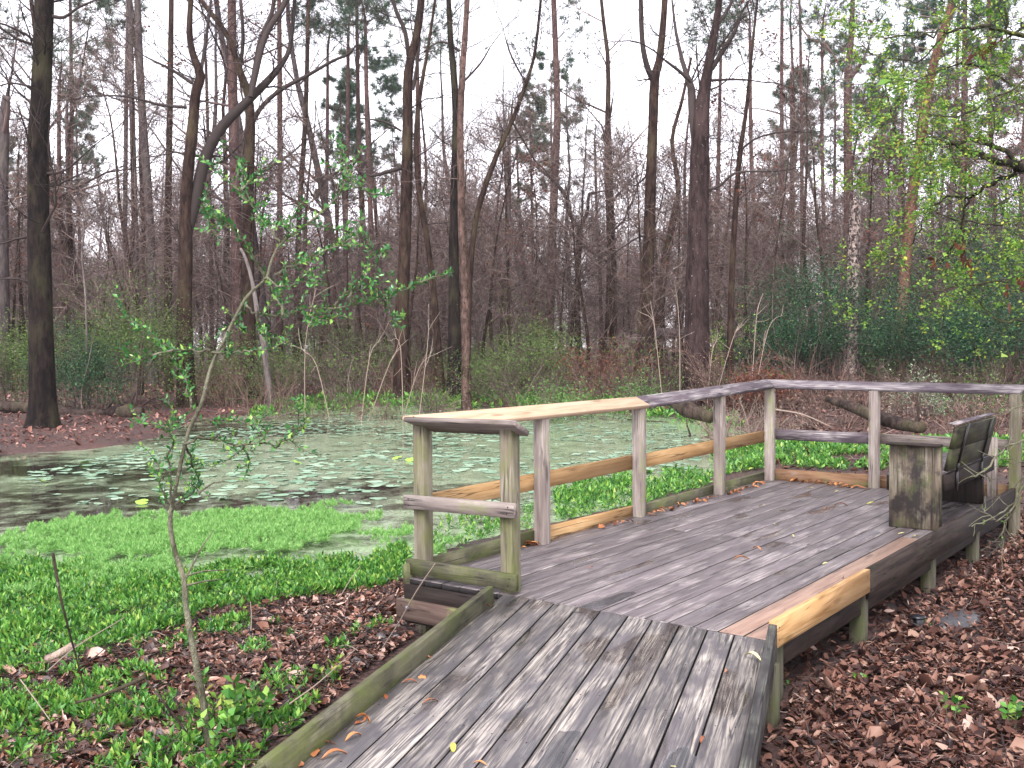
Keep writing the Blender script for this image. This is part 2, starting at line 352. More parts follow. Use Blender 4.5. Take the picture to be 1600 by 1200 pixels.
# ------------------------------------------------------------------ carpentry
def frame(p0, p1, up):
    X = Vector(p1)-Vector(p0); X.normalize(); Y = Vector(up).cross(X); Y.normalize(); Z = X.cross(Y)
    M = Matrix.Identity(4)
    for i in range(3): M[i][0], M[i][1], M[i][2], M[i][3] = X[i], Y[i], Z[i], p0[i]
    return M
def prism(name, poly, th, mt, parent, M=Matrix.Identity(4), ch=.004, nails=None, grime=False):
    """board: outline poly (local x,y, counter-clockwise) from z=-th to z=0 with chamfered edges"""
    poly = np.array(poly, float); n = len(poly)
    def inset(d):
        r = []
        for i in range(n):
            a, b_, c = poly[i-1], poly[i], poly[(i+1) % n]
            u = (b_-a)/np.linalg.norm(b_-a); w = (c-b_)/np.linalg.norm(c-b_)
            n1 = np.array([-u[1], u[0]]); n2 = np.array([-w[1], w[0]]); k = n1+n2; k /= max(.2, k@n1)
            r.append(b_+d*k)
        return np.array(r)
    ins = inset(ch); L = []
    for P, z in ((ins, 0), (poly, -ch), (poly, -th+ch), (ins, -th)): L.append(np.column_stack([P, np.full(n, z)]))
    g = Geo(); v = np.concatenate(L); q = []
    for k in range(3):
        for i in range(n): j = (i+1) % n; q.append((k*n+j, k*n+i, (k+1)*n+i, (k+1)*n+j))
    if n == 4: q += [(0, 1, 2, 3), (3*n+3, 3*n+2, 3*n+1, 3*n)]; g.add(v, q=q)
    else:
        t = [(0, i, i+1) for i in range(1, n-1)]+[(3*n, 3*n+i+1, 3*n+i) for i in range(1, n-1)]; g.add(v, q=q, t=t)
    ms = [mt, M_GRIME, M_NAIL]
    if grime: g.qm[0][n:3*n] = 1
    if nails:
        for (x, y) in nails:
            a = np.arange(6)*math.pi/3; r = .0042
            g.add(np.concatenate([np.column_stack([x+r*np.cos(a), y+r*np.sin(a), np.full(6, .0008)]), [(x, y, .0012)]]), t=[(i, (i+1) % 6, 6) for i in range(6)], m=2)
    if n == 4 and not nails:
        # nail heads and their rust weeping on the faces of upright boards
        xs_ = poly[:, 0]; w_ = poly[:, 1].max()-poly[:, 1].min()
        if th > 1.5*w_ and xs_.max()-xs_.min() > .3:
            a = np.arange(6)*math.pi/3
            for sg in (-1, 1):
                for xx in (xs_.min()+.045, xs_.max()-.045):
                    for zz in (-th*.28, -th*.72):
                        xx_ = xx+rnd.uniform(-.008, .008); yy_ = sg*(w_/2+.0012)+(poly[:, 1].max()+poly[:, 1].min())/2; r = .0055
                        v_ = np.concatenate([np.column_stack([xx_+r*np.cos(a), np.full(6, yy_), zz+r*np.sin(a)]), [(xx_, yy_+sg*.001, zz)]])
                        g.add(v_, t=[(i, (i+1) % 6, 6) if sg < 0 else ((i+1) % 6, i, 6) for i in range(6)], m=2)
    return obj(name, g.mesh(name, ms), parent, M)
def beam(name, p0, p1, w, th, mt, parent, up=(0, 0, 1), ch=.004, nails=None, skew=(0, 0), grime=False):
    """beam from p0 to p1 (centre of its top face), w across, th deep"""
    M = frame(p0, p1, up); L = (Vector(p1)-Vector(p0)).length
    s0, s1 = skew
    return prism(name, [(0-s0, -w/2), (L-s1, -w/2), (L+s1, w/2), (0+s0, w/2)], th, mt, parent, M, ch, nails, grime)

plat = empty('viewing_platform', (0, 0, 0), 'weathered grey wooden viewing platform with railing beside the weedy pond', 'platform')
p = .1437; XE = 5.62
for k in range(-1, 16):
    y0_, y1_ = k*p+.0055, (k+1)*p-.0055
    if k == -1: y0_ = -.132
    jit = rnd.uniform(-.0015, .0015)
    segs = [(0.004, XE, M_DECK)]
    if k == -1: segs = [(.004, 1.55, M_TAN), (1.556, XE, M_DECK)]
    elif k == 0: segs = [(.004, 3.12, M_TAN), (3.126, XE, M_DECK)]
    elif k % 3 == 2: xs = rnd.choice([2.44, 3.05]); segs = [(.004, xs, M_DECK), (xs+.005, XE, M_DECK)]
    for xa, xb, mm in segs:
        yc = (y0_+y1_)/2; w = y1_-y0_
        nl = [(x-xa, s*w*.3) for x in (.03, .61, 1.22, 1.83, 2.44, 3.05, 3.66, 4.27, 4.88, 5.55) if xa < x < xb for s in (-1, 1)]
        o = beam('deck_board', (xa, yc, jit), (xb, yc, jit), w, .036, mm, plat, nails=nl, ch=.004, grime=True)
        if mm is M_TAN: o['label'] = 'newer tan deck board'

W_, YL = .0445, 2.2325
def post(name, x, y, z0, z1, mt, slope=(0, 0)):
    """square post; slope tilts the cut top (dz per metre in x, y)"""
    g = Geo(); c = .004; pts = []
    for sx_, sy_ in ((-1, -1), (1, -1), (1, 1), (-1, 1)):
        pts += [(sx_*W_, sy_*(W_-c)), (sx_*(W_-c), sy_*W_)] if sx_*sy_ > 0 else [(sx_*(W_-c), sy_*W_), (sx_*W_, sy_*(W_-c))]
    # local X of the mesh is the post's length so the grain runs along it
    v = [(z0-z0, a, b_) for a, b_ in pts]+[(z1-z0+slope[0]*a+slope[1]*b_, a, b_) for a, b_ in pts]
    q = [(i, (i+1) % 8, 8+(i+1) % 8, 8+i) for i in range(8)]
    v += [(z1-z0, 0, 0)]; g.add(v, q=q, t=[(8+i, 8+(i+1) % 8, 16) for i in range(8)])
    M = Matrix(((0, 1, 0, x), (0, 0, 1, y), (1, 0, 0, z0), (0, 0, 0, 1)))
    return obj(name, g.mesh(name, mt), plat, M)
CS = .62   # slope of the tilted cap rails
zc = .985  # cap centre height
post('rail_post', .0917, YL, -.36, zc+.02, M_POSTG, (-.3, .3))
post('rail_post', .0917, 1.54, -.2, zc+.005, M_POSTG, (-CS, 0))
for x, z in ((1.4103, .955), (2.8486, .945), (4.3976, .96), (5.6133, .99)):
    post('rail_post', x, YL, -.05 if x < 5.5 else -.4, z+.012, M_POST, (0, CS))
post('rail_post', 5.6133, 1.135, -.3, .985, M_POST, (CS, 0))
post('rail_post', 5.6133, -.155, -.42, .985, M_POSTG, (CS, 0))
beam('short_post', (5.56, .03, 0), (5.56, .03, .56), .085, .036, M_POST, plat, up=(-1, 0, 0))

def cap(pa_, pb_, qa, qb, mt, th=.034):
    """cap rail: lower inner edge qa->qb, higher outer edge pa->pb (free quad so corners mitre)"""
    A, B, Cc, D_ = [np.array(v) for v in (qa, qb, pb_, pa_)]
    X = (B-A)/np.linalg.norm(B-A); nrm = np.cross(X, D_-A); nrm /= np.linalg.norm(nrm)
    if nrm[2] < 0: nrm = -nrm
    Y = np.cross(nrm, X); M = Matrix.Identity(4)
    for i in range(3): M[i][0], M[i][1], M[i][2], M[i][3] = X[i], Y[i], nrm[i], A[i]
    loc = [((P-A)@X, (P-A)@Y) for P in (A, B, Cc, D_)]
    ar = sum(loc[i][0]*loc[(i+1) % 4][1]-loc[(i+1) % 4][0]*loc[i][1] for i in range(4))
    if ar < 0: loc = loc[::-1]
    return prism('cap_rail', loc, th, mt, plat, M, .004)
zo, zi = 1.035, .955
o = cap((.0, 2.31, 1.035), (2.93, 2.31, 1.015), (.14, 2.17, .965), (2.93, 2.17, .945), M_NEWPALE); o['label'] = 'new pale pine cap rail'
o = cap((2.936, 2.31, 1.015), (5.72, 2.31, 1.06), (2.936, 2.17, .945), (5.57, 2.17, .995), M_CAPOLD)
cap((5.724, 2.306, 1.06), (5.72, -.23, 1.045), (5.574, 2.166, .995), (5.575, -.2, .99), M_CAPOLD)
cap((.0, 2.30, 1.03), (.0, 1.43, 1.045), (.145, 2.165, .955), (.145, 1.43, .965), M_POST)
# mid rails
for xa, xb, z, mm in ((.14, 2.86, .512, M_NEW), (2.866, 5.60, .512, M_NEW)):
    o = beam('mid_rail', (xa, 2.296, z), (xb, 2.296, z+.008), .036, .12, mm, plat); o['label'] = 'new orange pine mid rail'
beam('mid_rail', (5.677, 2.30, .535), (5.677, 1.14, .54), .036, .11, M_DARK if 0 else M_CAPOLD, plat)
beam('mid_rail', (5.677, 1.134, .538), (5.677, -.2, .535), .036, .1, M_POST, plat)
beam('mid_rail', (.028, 2.33, .527), (.028, 1.455, .545), .036, .088, M_POST, plat)
# toe boards
beam('toe_board', (-.02, 2.296, .09), (1.39, 2.296, .10), .036, .14, M_CURB, plat)
o = beam('toe_board', (1.396, 2.296, .10), (2.84, 2.296, .085), .036, .135, M_NEW, plat); o['label'] = 'new orange pine toe board'
beam('toe_board', (2.846, 2.296, .075), (4.38, 2.296, .085), .036, .14, M_CURB, plat)
beam('toe_board', (4.386, 2.296, .085), (5.6, 2.296, .085), .036, .14, M_CURB, plat)
beam('toe_board', (5.677, 2.30, .112), (5.677, 1.13, .118), .036, .16, M_BROWN, plat)
beam('toe_board', (5.677, 1.124, .115), (5.677, -.2, .11), .036, .16, M_BROWN, plat)
beam('toe_board', (.028, 2.315, .118), (.028, 1.45, .122), .036, .098, M_CURB, plat)
# right edge
o = beam('edge_board', (.0, -.153, .10), (1.44, -.153, .10), .038, .143, M_NEW, plat); o['label'] = 'new yellow pine edge board'
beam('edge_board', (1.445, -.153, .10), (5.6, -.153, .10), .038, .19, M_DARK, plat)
# substructure
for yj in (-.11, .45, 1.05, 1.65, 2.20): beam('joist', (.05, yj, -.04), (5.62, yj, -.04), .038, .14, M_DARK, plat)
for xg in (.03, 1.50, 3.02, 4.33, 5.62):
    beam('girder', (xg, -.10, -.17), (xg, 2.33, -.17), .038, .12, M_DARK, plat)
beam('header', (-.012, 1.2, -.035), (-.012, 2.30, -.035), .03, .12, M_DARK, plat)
o = beam('girder', (-.04, 1.1, -.125), (-.04, 2.34, -.125), .036, .13, M_GIRD, plat)
g = Geo(); a = np.arange(8)*math.pi/4
for r_, x_ in ((.016, 0), (.016, -.008), (.004, -.011)): g.add(np.column_stack([np.full(8, x_), r_*np.cos(a), r_*np.sin(a)]))
g.q = [np.array([(k*8+i, k*8+(i+1) % 8, k*8+8+(i+1) % 8, k*8+8+i) for k in range(2) for i in range(8)])]; g.qm = [np.zeros(16)]
g.add([(-.011, 0, 0)]); g.t = [np.array([(16+i, 16+(i+1) % 8, 24) for i in range(8)])]; g.tm = [np.zeros(8)]
obj('bolt', g.mesh('bolt', M_BOLT), plat, Matrix.Translation((-.058, 2.245, -.175)))
M_SUPP = wood('shaded_post_wood', (.02, .018, .012), (.06, .053, .036), (.115, .10, .075), wear=.3, wearc=(.17, .15, .12), moss=.45, mossc=(.055, .065, .022), vary=.1)  # darker copy of the post wood, under-deck shade put into its colour
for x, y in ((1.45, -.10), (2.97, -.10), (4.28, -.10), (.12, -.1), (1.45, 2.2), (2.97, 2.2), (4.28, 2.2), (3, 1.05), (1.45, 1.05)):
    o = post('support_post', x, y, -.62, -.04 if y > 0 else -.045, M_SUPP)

# ramp ------------------------------------------------------------------
ramp_o = empty('boardwalk_ramp', (0, 0, 0), 'grey plank ramp with streaky worn boards and two low side curbs', 'ramp')
TH = math.atan(math.tan(R(19.5))); sl = .02
ex = np.array([math.cos(TH), math.sin(TH), sl*math.cos(TH)]); ex /= np.linalg.norm(ex)
MR = frame((-.004, 0, -.001), tuple(np.array((-.004, 0, -.001))+ex), (0, 0, 1))
tt = math.tan(TH); LR = 4.0
ys = [-.125, .049, .2, .36, .524, .674, .849, 1.0, 1.156, 1.327, 1.52]
cT = math.cos(TH)
for i in range(len(ys)-1):
    a_, b_ = ys[i]*cT+.004, ys[i+1]*cT-.004      # perpendicular offsets; end cut on the joint line X=0
    # local x where X=0 : x*cos - y*sin = 0 -> x = y*tan
    e = rnd.uniform(-.004, .001); w = b_-a_; c0 = (a_+b_)/2
    Mb = MR @ Matrix.Translation((0, c0, rnd.uniform(-.0015, .0015)))
    poly = [(-LR, -w/2), ((c0-w/2)*tt+e-.003, -w/2), ((c0+w/2)*tt+e-.003, w/2), (-LR, w/2)]
    nl = []
    for xx in (-.04, -.62, -1.22, -1.83, -2.4):
        nl += [(xx+c0*tt+rnd.uniform(-.01, .01), s*w*.28+rnd.uniform(-.008, .008)) for s in (-1, 1)]
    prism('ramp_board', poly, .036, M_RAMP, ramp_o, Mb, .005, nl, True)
def rl(x, y, z): return tuple((MR @ Vector((x, y, z)))[:])
yl, yr = 1.515*cT+.02, -.135*cT-.02
Mu = tuple((MR.to_3x3() @ Vector((0, 0, 1)))[:])
beam('side_curb', rl(-2.23, yl-.01, .112), rl(.30, yl, .095), .038, .15, M_CURB, ramp_o, up=Mu)
beam('side_curb', rl(-4.0, yl-.01, .10), rl(-2.24, yl-.012, .107), .038, .15, M_CURB, ramp_o, up=Mu)
beam('side_curb', rl(-4.0, yr-.012, .082), rl(-.02, yr, .085), .040, .16, M_CURBR, ramp_o, up=Mu)
for yy in (yl-.03, (yl+yr)/2, yr+.03): beam('stringer', rl(-4, yy, -.04), rl(-.05+yy*tt, yy, -.04), .038, .14, M_DARK, ramp_o, up=Mu)
for xx in (-.16, -2.0, -3.8):
    for yy, k in ((yl+.06, 0), (yr-.005, 1)):
        q_ = rl(xx+yy*tt*.9, yy, -.05); g = Geo()
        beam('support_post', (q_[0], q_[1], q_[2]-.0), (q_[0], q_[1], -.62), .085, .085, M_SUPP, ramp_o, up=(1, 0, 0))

# bench -----------------------------------------------------------------
bench = empty('wooden_bench', (3.5, .15, 0), 'dark stained wooden bench with solid end panels and iron back brackets on the platform edge', 'bench')
def bb(name, p0, p1, w, th, mt, up=(0, 0, 1), **k):
    M0 = Matrix.Translation((-3.5, -.15, 0)); o = beam(name, p0, p1, w, th, mt, bench, up, **k); o.matrix_basis = M0 @ o.matrix_basis; return o
bb('end_panel', (3.5, .155, 0.001), (3.5, .155, .655), .385, .085, M_BENCH, up=(-1, 0, 0), ch=.008)
bb('panel_cap', (3.486, .352, .674), (3.486, -.050, .674), .115, .018, M_DARK)
bb('end_panel', (5.08, .18, 0.001), (5.08, .18, .40), .34, .085, M_DARK, up=(-1, 0, 0), ch=.008)
for yy in (.32, .18, .04): bb('seat_board', (3.588, yy, .435), (5.2, yy, .435), .136, .036, M_CAPOLD)
bb('seat_apron', (3.588, -.046, .43), (5.2, -.046, .43), .036, .13, M_DARK)
bb('seat_apron', (3.588, .375, .40), (5.2, .375, .40), .032, .12, M_DARK)
# leaning back panel of two boards
dv = Vector((0, -.075, .35)); dv.normalize(); nb = Vector((1, 0, 0)).cross(dv)
for s0, s1 in ((0.02, .195), (.2, .375)):
    c_ = Vector((3.62, -.03, .44))+dv*(s0+s1)/2
    bb('back_board', tuple(c_), tuple(c_+Vector((1.3, 0, 0))), s1-s0, .036, M_BACK, up=tuple(-nb), ch=.004)
bb('back_cap', tuple(Vector((3.6, -.015, .44))+dv*.40), tuple(Vector((4.94, -.015, .44))+dv*.40), .05, .012, M_CAPOLD, up=tuple(dv))
def tubepath(path, r, sides=6):
    g = Geo(); tube(g, np.array(path, float), np.full(len(path), r) if np.isscalar(r) else np.array(r, float), sides); return g
def tube(g, P, rad, sides=5, m=0, cap_=True):
    P = np.asarray(P, float); n = len(P); T = np.gradient(P, axis=0); T /= np.linalg.norm(T, axis=1)[:, None]+1e-9
    ref = np.array([0, 0, 1.]) if abs(T[0][2]) < .9 else np.array([1., 0, 0])
    U = np.cross(T, ref); U /= np.linalg.norm(U, axis=1)[:, None]+1e-9; V = np.cross(T, U)
    a = np.arange(sides)*2*math.pi/sides
    v = P[:, None, :]+rad[:, None, None]*(np.cos(a)[None, :, None]*U[:, None, :]+np.sin(a)[None, :, None]*V[:, None, :])
    i = np.arange(n-1)[:, None]*sides; k = np.arange(sides)[None, :]; k2 = (k+1) % sides
    q = np.stack([i+k, i+k2, i+sides+k2, i+sides+k], -1).reshape(-1, 4)
    v = v.reshape(-1, 3); t = None
    if cap_ and sides > 3:
        v = np.vstack([v, P[-1]]); b0 = (n-1)*sides; t = [(b0+j, b0+(j+1) % sides, n*sides) for j in range(sides)]
    g.add(v, q=q, t=t, m=m)
for x_ in (3.86, 4.68):
    g = Geo()
    pth = [(x_, -.075, .28), (x_, -.077, .43), (x_, -.088, .50)]
    tp = Vector((x_, -.081, .44))+dv*.385; pth += [(x_, tp.y, tp.z)]
    for a_, b_ in zip(pth[:-1], pth[1:]):
        M = frame(a_, b_, (0, -1, 0)); L = (Vector(b_)-Vector(a_)).length+.004
        v = np.array([(X, Y, Z) for X in (0, L) for Y in (-.022, .022) for Z in (-.004, .006)])
        v = np.array([(M @ Vector(c))[:] for c in v]); g.add(v, q=[(0, 1, 3, 2), (4, 6, 7, 5), (0, 4, 5, 1), (2, 3, 7, 6), (0, 2, 6, 4), (1, 5, 7, 3)])
    obj('back_bracket', g.mesh('back_bracket', M_IRON), bench, Matrix.Translation((-3.5, -.15, 0)))

# ------------------------------------------------------------------ plants: generators
def unit(v): v = np.asarray(v, float); return v/(np.linalg.norm(v)+1e-9)
def rv(s=1.): return rng.normal(0, s, 3)
def wander(p, d, L, n, curl, up=0.):
    pts = [np.array(p, float)]; d = unit(d)
    for i in range(n):
        d = unit(d+rng.normal(0, curl, 3)+np.array([0, 0, up])); pts.append(pts[-1]+d*L/n)
    return np.array(pts), d
def grow(g, tips, p, d, L, r, lvl, P):
    """recursive limb; P: dict(max, n[], kids[], curl, up, sides[], ang, lr)"""
    n = P['n'][lvl]; pts, dl = wander(p, d, L, n, P['curl'], P['up'])
    rad = np.linspace(r, r*(.25 if lvl < P['max'] else .35), n+1)
    tube(g, pts, rad, P['sides'][lvl], cap_=False)
    if lvl >= P['max']:
        tips.append((pts[-1], dl, pts[len(pts)//2])); return
    k = P['kids'][lvl]; k = int(k+rng.random())
    for j in range(k):
        t = P.get('t0', .2)+(1-P.get('t0', .2))*(j+rng.random()*.9)/k
        i = min(n-1, int(t*n)); f = t*n-i; q = pts[i]*(1-f)+pts[i+1]*f; dd = unit(pts[i+1]-pts[i])
        s = unit(np.cross(dd, rv())); a = P['ang']*(.7+.6*rng.random())
        grow(g, tips, q, dd*math.cos(a)+s*math.sin(a), L*P['lr']*(1.15-.6*t)*(.7+.6*rng.random()), max(r*(1-.7*t)*.55, P['rmin']), lvl+1, P)
    tips.append((pts[-1], dl, pts[-2]))
def leaves(g, C_, sz, up=.3, asp=.5, m=0, dirs=None, bend=.25):
    """folded leaf blades (two triangles-pairs) at centres C_"""
    C_ = np.asarray(C_, float); n = len(C_)
    if n == 0: return
    d = rng.normal(0, 1, (n, 3)) if dirs is None else np.asarray(dirs, float)+rng.normal(0, .25, (n, 3))
    if dirs is None: d[:, 2] = d[:, 2]*.6+up
    d /= np.linalg.norm(d, axis=1)[:, None]+1e-9
    s = np.cross(d, rng.normal(0, 1, (n, 3))+np.array([0, 0, 1.2])); s /= np.linalg.norm(s, axis=1)[:, None]+1e-9
    nn = np.cross(s, d); L = (np.asarray(sz)*(.7+.6*rng.random(n)))[:, None]; w = L*(np.asarray(asp)*np.ones(n))[:, None]*.5
    a = C_; b_ = C_+d*L*.5+s*w+nn*w*bend; c = C_+d*L-nn*L*.08; e = C_+d*L*.5-s*w+nn*w*bend
    v = np.stack([a, b_, c, e], 1).reshape(-1, 3); i = np.arange(n)[:, None]*4
    g.add(v, t=np.concatenate([i+np.array([0, 1, 2]), i+np.array([0, 2, 3])]), m=m)
def needles(g, C_, D_, L=.2, k=12, w=.012, m=0):
    C_ = np.repeat(np.asarray(C_, float), k, 0); D_ = np.repeat(np.asarray(D_, float), k, 0); n = len(C_)
    d = D_*.6+rng.normal(0, .6, (n, 3)); d /= np.linalg.norm(d, axis=1)[:, None]
    s = np.cross(d, rng.normal(0, 1, (n, 3))); s /= np.linalg.norm(s, axis=1)[:, None]+1e-9
    l = L*(.6+.7*rng.random((n, 1))); a = C_-d*.02; v = np.stack([a-s*w*.5, a+s*w*.5, a+d*l+s*w*.3, a+d*l-s*w*.3], 1).reshape(-1, 3)
    g.add(v, q=np.arange(n*4).reshape(-1, 4), m=m)
def trunk_geo(H_, r, lean=.03, n=14, sides=9, curl=.03, top=.3, flare=1.5):
    pts, _ = wander((0, 0, -.3), (rng.normal(0, lean), rng.normal(0, lean), 1), H_+.3, n, curl, .02)
    t = np.linspace(0, 1, n+1); rad = r*(1-(1-top)*t); rad[0] *= flare; 
    if n > 8: rad[1] *= 1.05
    g = Geo(); tube(g, pts, rad, sides); return g, pts, rad
SH = {}
def make_tree(name, label, cat, group, loc, trunk, trm, br, brm, fol=None, folm=None, brname='branches', folname='foliage'):
    o = empty(name, loc, label, cat, group)
    if trunk is not None: obj('trunk', trunk.mesh(name+'_trunk', trm, True), o)
    if br is not None and br.n: obj(brname, br.mesh(name+'_'+brname, brm, False), o)
    if fol is not None and fol.n: obj(folname, fol.mesh(name+'_'+folname, folm), o)
    return o
def bare_proto(H_, r, dens=1., twig=3, sp=.42, lo=.3, big=True):
    tg, pts, rad = trunk_geo(H_, r, .03, 16, 8, .05, .12)
    g = Geo(); tips = []
    P = dict(max=twig, n=[5, 4, 3, 2], kids=[7*dens, 7*dens, 6*dens, 4], curl=.17, up=.05, sides=[5, 4, 3, 3], ang=.75, lr=.55, rmin=.007, t0=.15)
    nl = int(15*dens) if big else int(11*dens)
    for j in range(nl):
        t = lo+(1-lo)*(j+rng.random()*.8)/nl; i = min(15, int(t*16)); q = pts[i]
        az = rng.random()*6.28; el = .35+.9*t*rng.random()
        d = (math.cos(az)*math.cos(el), math.sin(az)*math.cos(el), math.sin(el))
        grow(g, tips, q, d, H_*sp*.5*(1.25-.75*t)*(.6+.7*rng.random()), max(rad[i]*.42, .012), 1 if rng.random() < .7 else 1, dict(P))
    return tg, g, tips
def pine_proto(H_, r, lo=.55, dens=1.):
    tg, pts, rad = trunk_geo(H_, r, .012, 14, 8, .012, .25)
    g = Geo(); f = Geo(); tc_, td = [], []
    nl = int(34*dens)
    for j in range(nl):
        t = lo+(1-lo)*(j+rng.random())/nl; k = t*14; i = min(13, int(k)); q = pts[i]+(pts[i+1]-pts[i])*(k-i)
        az = rng.random()*6.28; L = H_*.15*(1.2-.8*(t-lo)/(1-lo))*(.6+.7*rng.random())
        P = dict(max=2, n=[5, 4, 3], kids=[5, 3, 2], curl=.16, up=.08, sides=[4, 3, 3], ang=.7, lr=.42, rmin=.008, t0=.35)
        tips = []; grow(g, tips, q, (math.cos(az), math.sin(az), .12+.2*rng.random()), L, rad[i]*.28, 0, P)
        if t > lo+.04 or rng.random() < .5:
            for a, b_, c in tips: tc_ += [a, (a+c)/2]; td += [b_, b_]
    for j in range(9):   # dead stubs lower down
        t = .12+.4*rng.random(); i = int(t*14); az = rng.random()*6.28
        w_, _ = wander(pts[i], (math.cos(az), math.sin(az), .1), .5+rng.random()*1.3, 3, .15); tube(g, w_, np.linspace(.02, .006, 4), 3, cap_=False)
    needles(f, tc_, td, .30, 17, .026)
    return tg, g, f
def shrub_proto(R_, H_, nst, nleaf, lsz, asp=.5, twig=True, lobes=9):
    g = Geo(); f = Geo(); cents = []
    for j in range(lobes):
        a = rng.random()*6.28; rr = R_*.75*math.sqrt(rng.random()); zz = H_*(.25+.6*rng.random())*(1-.35*rr/R_)
        cents.append((rr*math.cos(a), rr*math.sin(a), zz, R_*(.25+.25*rng.random())))
    P = dict(max=2, n=[5, 4, 2], kids=[6, 4, 3], curl=.18, up=.03, sides=[4, 3, 3], ang=.6, lr=.45, rmin=.004, t0=.25); tips = []
    for j in range(nst):
        c = cents[j % lobes]; a = rng.random()*6.28; b0 = np.array([c[0]*.4+.1*R_*math.cos(a), c[1]*.4+.1*R_*math.sin(a), -.1])
        d = np.array(c[:3])-b0; grow(g, tips, b0, d, np.linalg.norm(d)*1.25, .012+.012*rng.random(), 0, P)
    T = np.array([t[0] for t in tips]); n1 = nleaf//2
    if nleaf:
        C1 = T[rng.integers(0, len(T), n1)]+rng.normal(0, .10*R_, (n1, 3))
        k = rng.integers(0, lobes, nleaf-n1); cc = np.array(cents)[k]; u = rng.normal(0, 1, (nleaf-n1, 3)); u /= np.linalg.norm(u, axis=1)[:, None]
        C2 = cc[:, :3]+u*cc[:, 3:4]*(rng.random((nleaf-n1, 1))**.4)*np.array([1, 1, .75])
        A = np.concatenate([C1, C2]); A = A[A[:, 2] > .02]
        keep = (np.sin(A[:, 0]*7/R_)+np.sin(A[:, 1]*8/R_+1)+np.sin(A[:, 2]*9/R_+2)+rng.normal(0, .8, len(A))) > -1.0
        leaves(f, A[keep], lsz, .3, asp)
    return g, f

# ------------------------------------------------------------------ big traced trees of the far and left bank
def stem_at(px, D, dd=0.):
    return np.array([at(x, y, D+dd*k/max(1, len(px)-1)) for k, (x, y, *_) in enumerate(px)])
def smooth(P, R_, k=3):
    P = np.asarray(P); n = len(P); t = np.arange(n); T = np.linspace(0, n-1, (n-1)*k+1)
    out = []
    for x in T:
        i = min(n-2, int(x)); f = x-i; p0 = P[max(0, i-1)]; p1 = P[i]; p2 = P[i+1]; p3 = P[min(n-1, i+2)]
        out.append(.5*((2*p1)+(-p0+p2)*f+(2*p0-5*p1+4*p2-p3)*f*f+(-p0+3*p1-3*p2+p3)*f**3))
    return np.array(out), np.interp(T, t, R_)
def hero(name, label, cat, D, stem, limbs=(), mtr=None, twigs=1., dd=0., fol=None, sides=12, flare=1.35, ext=0., low=.25, twl=.09, group=None):
    st = list(stem); x0_, y0_, w0 = st[0]
    B = at(x0_, y0_, D); gz = hz(B[0], B[1]); base = np.array([B[0], B[1], gz])
    P = stem_at(st, D, dd); P[0] = base-np.array([0, 0, .25])
    w = np.array([s[2] for s in st])*D/F*.5
    P, w = smooth(P, w); w[0] *= flare; w[1] *= 1+(flare-1)*.45; w[2] *= 1+(flare-1)*.15
    if ext:   # carry the trunk on above the frame
        d = unit(P[-1]-P[-4]); e, _ = wander(P[-1], d, ext, 6, .07, .03); P = np.vstack([P, e[1:]]); w = np.concatenate([w, np.linspace(w[-1], w[-1]*.2, 7)[1:]])
    o = empty(name, base, label, cat, group); tg = Geo(); tube(tg, P-base, w*(1+rng.normal(0, .02, len(w))), sides)
    obj('trunk', tg.mesh('trunk', mtr, True), o)
    tips = []; MT = M_TWIGD if mtr in (M_BARKD, M_BARKP, M_BARKB) else M_TWIG; Pt = dict(max=2, n=[5, 4, 3], kids=[6, 5, 4], curl=.2, up=.04, sides=[4, 3, 3], ang=.75, lr=.5, rmin=.006, t0=.15)
    for L in limbs:
        g = Geo(); lp = stem_at(L, D+.2*D/F, rng.uniform(-.8, .8)); lw = np.array([s[2] for s in L])*D/F*.5; lp, lw = smooth(lp, lw, 3)
        tube(g, lp-base, lw, 7)
        Lt = np.linalg.norm(np.diff(lp, axis=0), axis=1).sum()
        for j in range(int(Lt*1.3*twigs)+1):
            i = rng.integers(1, len(lp)-1); grow(g, tips, lp[i]-base, unit(lp[i+1]-lp[i])+rv(.7), .7+1.3*rng.random(), max(lw[i]*.3, .012), 1, Pt)
        grow(g, tips, lp[-1]-base, unit(lp[-1]-lp[-2]), 2.0, lw[-1]*.8, 0, Pt)
        obj('limb', g.mesh('limb', MT), o)
    g = Geo()
    if twigs:
        n = int(26*twigs); 
        for j in range(n):
            t = low+(1-low)*rng.random(); i = int(t*(len(P)-2)); az = rng.random()*6.28
            grow(g, tips, P[i]-base, (math.cos(az), math.sin(az), .3+.5*rng.random()), (1.0+2.2*rng.random()), max(w[i]*.16, .014), 0 if rng.random() < .3 else 1, Pt)
    if g.n: obj('branches', g.mesh('branches', MT), o)
    if fol == 'pine':
        f = Geo(); needles(f, [t[0] for t in tips[::2]], [t[1] for t in tips[::2]], .28, 15, .022); obj('foliage', f.mesh('foliage', M_PINE), o)
    elif fol == 'rust':
        f = Geo(); k = rng.integers(0, len(tips), 14); cc = np.repeat(np.array([tips[i][0] for i in k]), 26, 0); leaves(f, cc+rng.normal(0, .2, cc.shape), .11, -.4, .5)
        obj('dead_leaves', f.mesh('dead_leaves', M_RUST), o)
    return o
M_TWIGD = leafmat('dark_twig', [(0, (.018, .013, .012)), (1, (.06, .045, .042))], 0, .8)

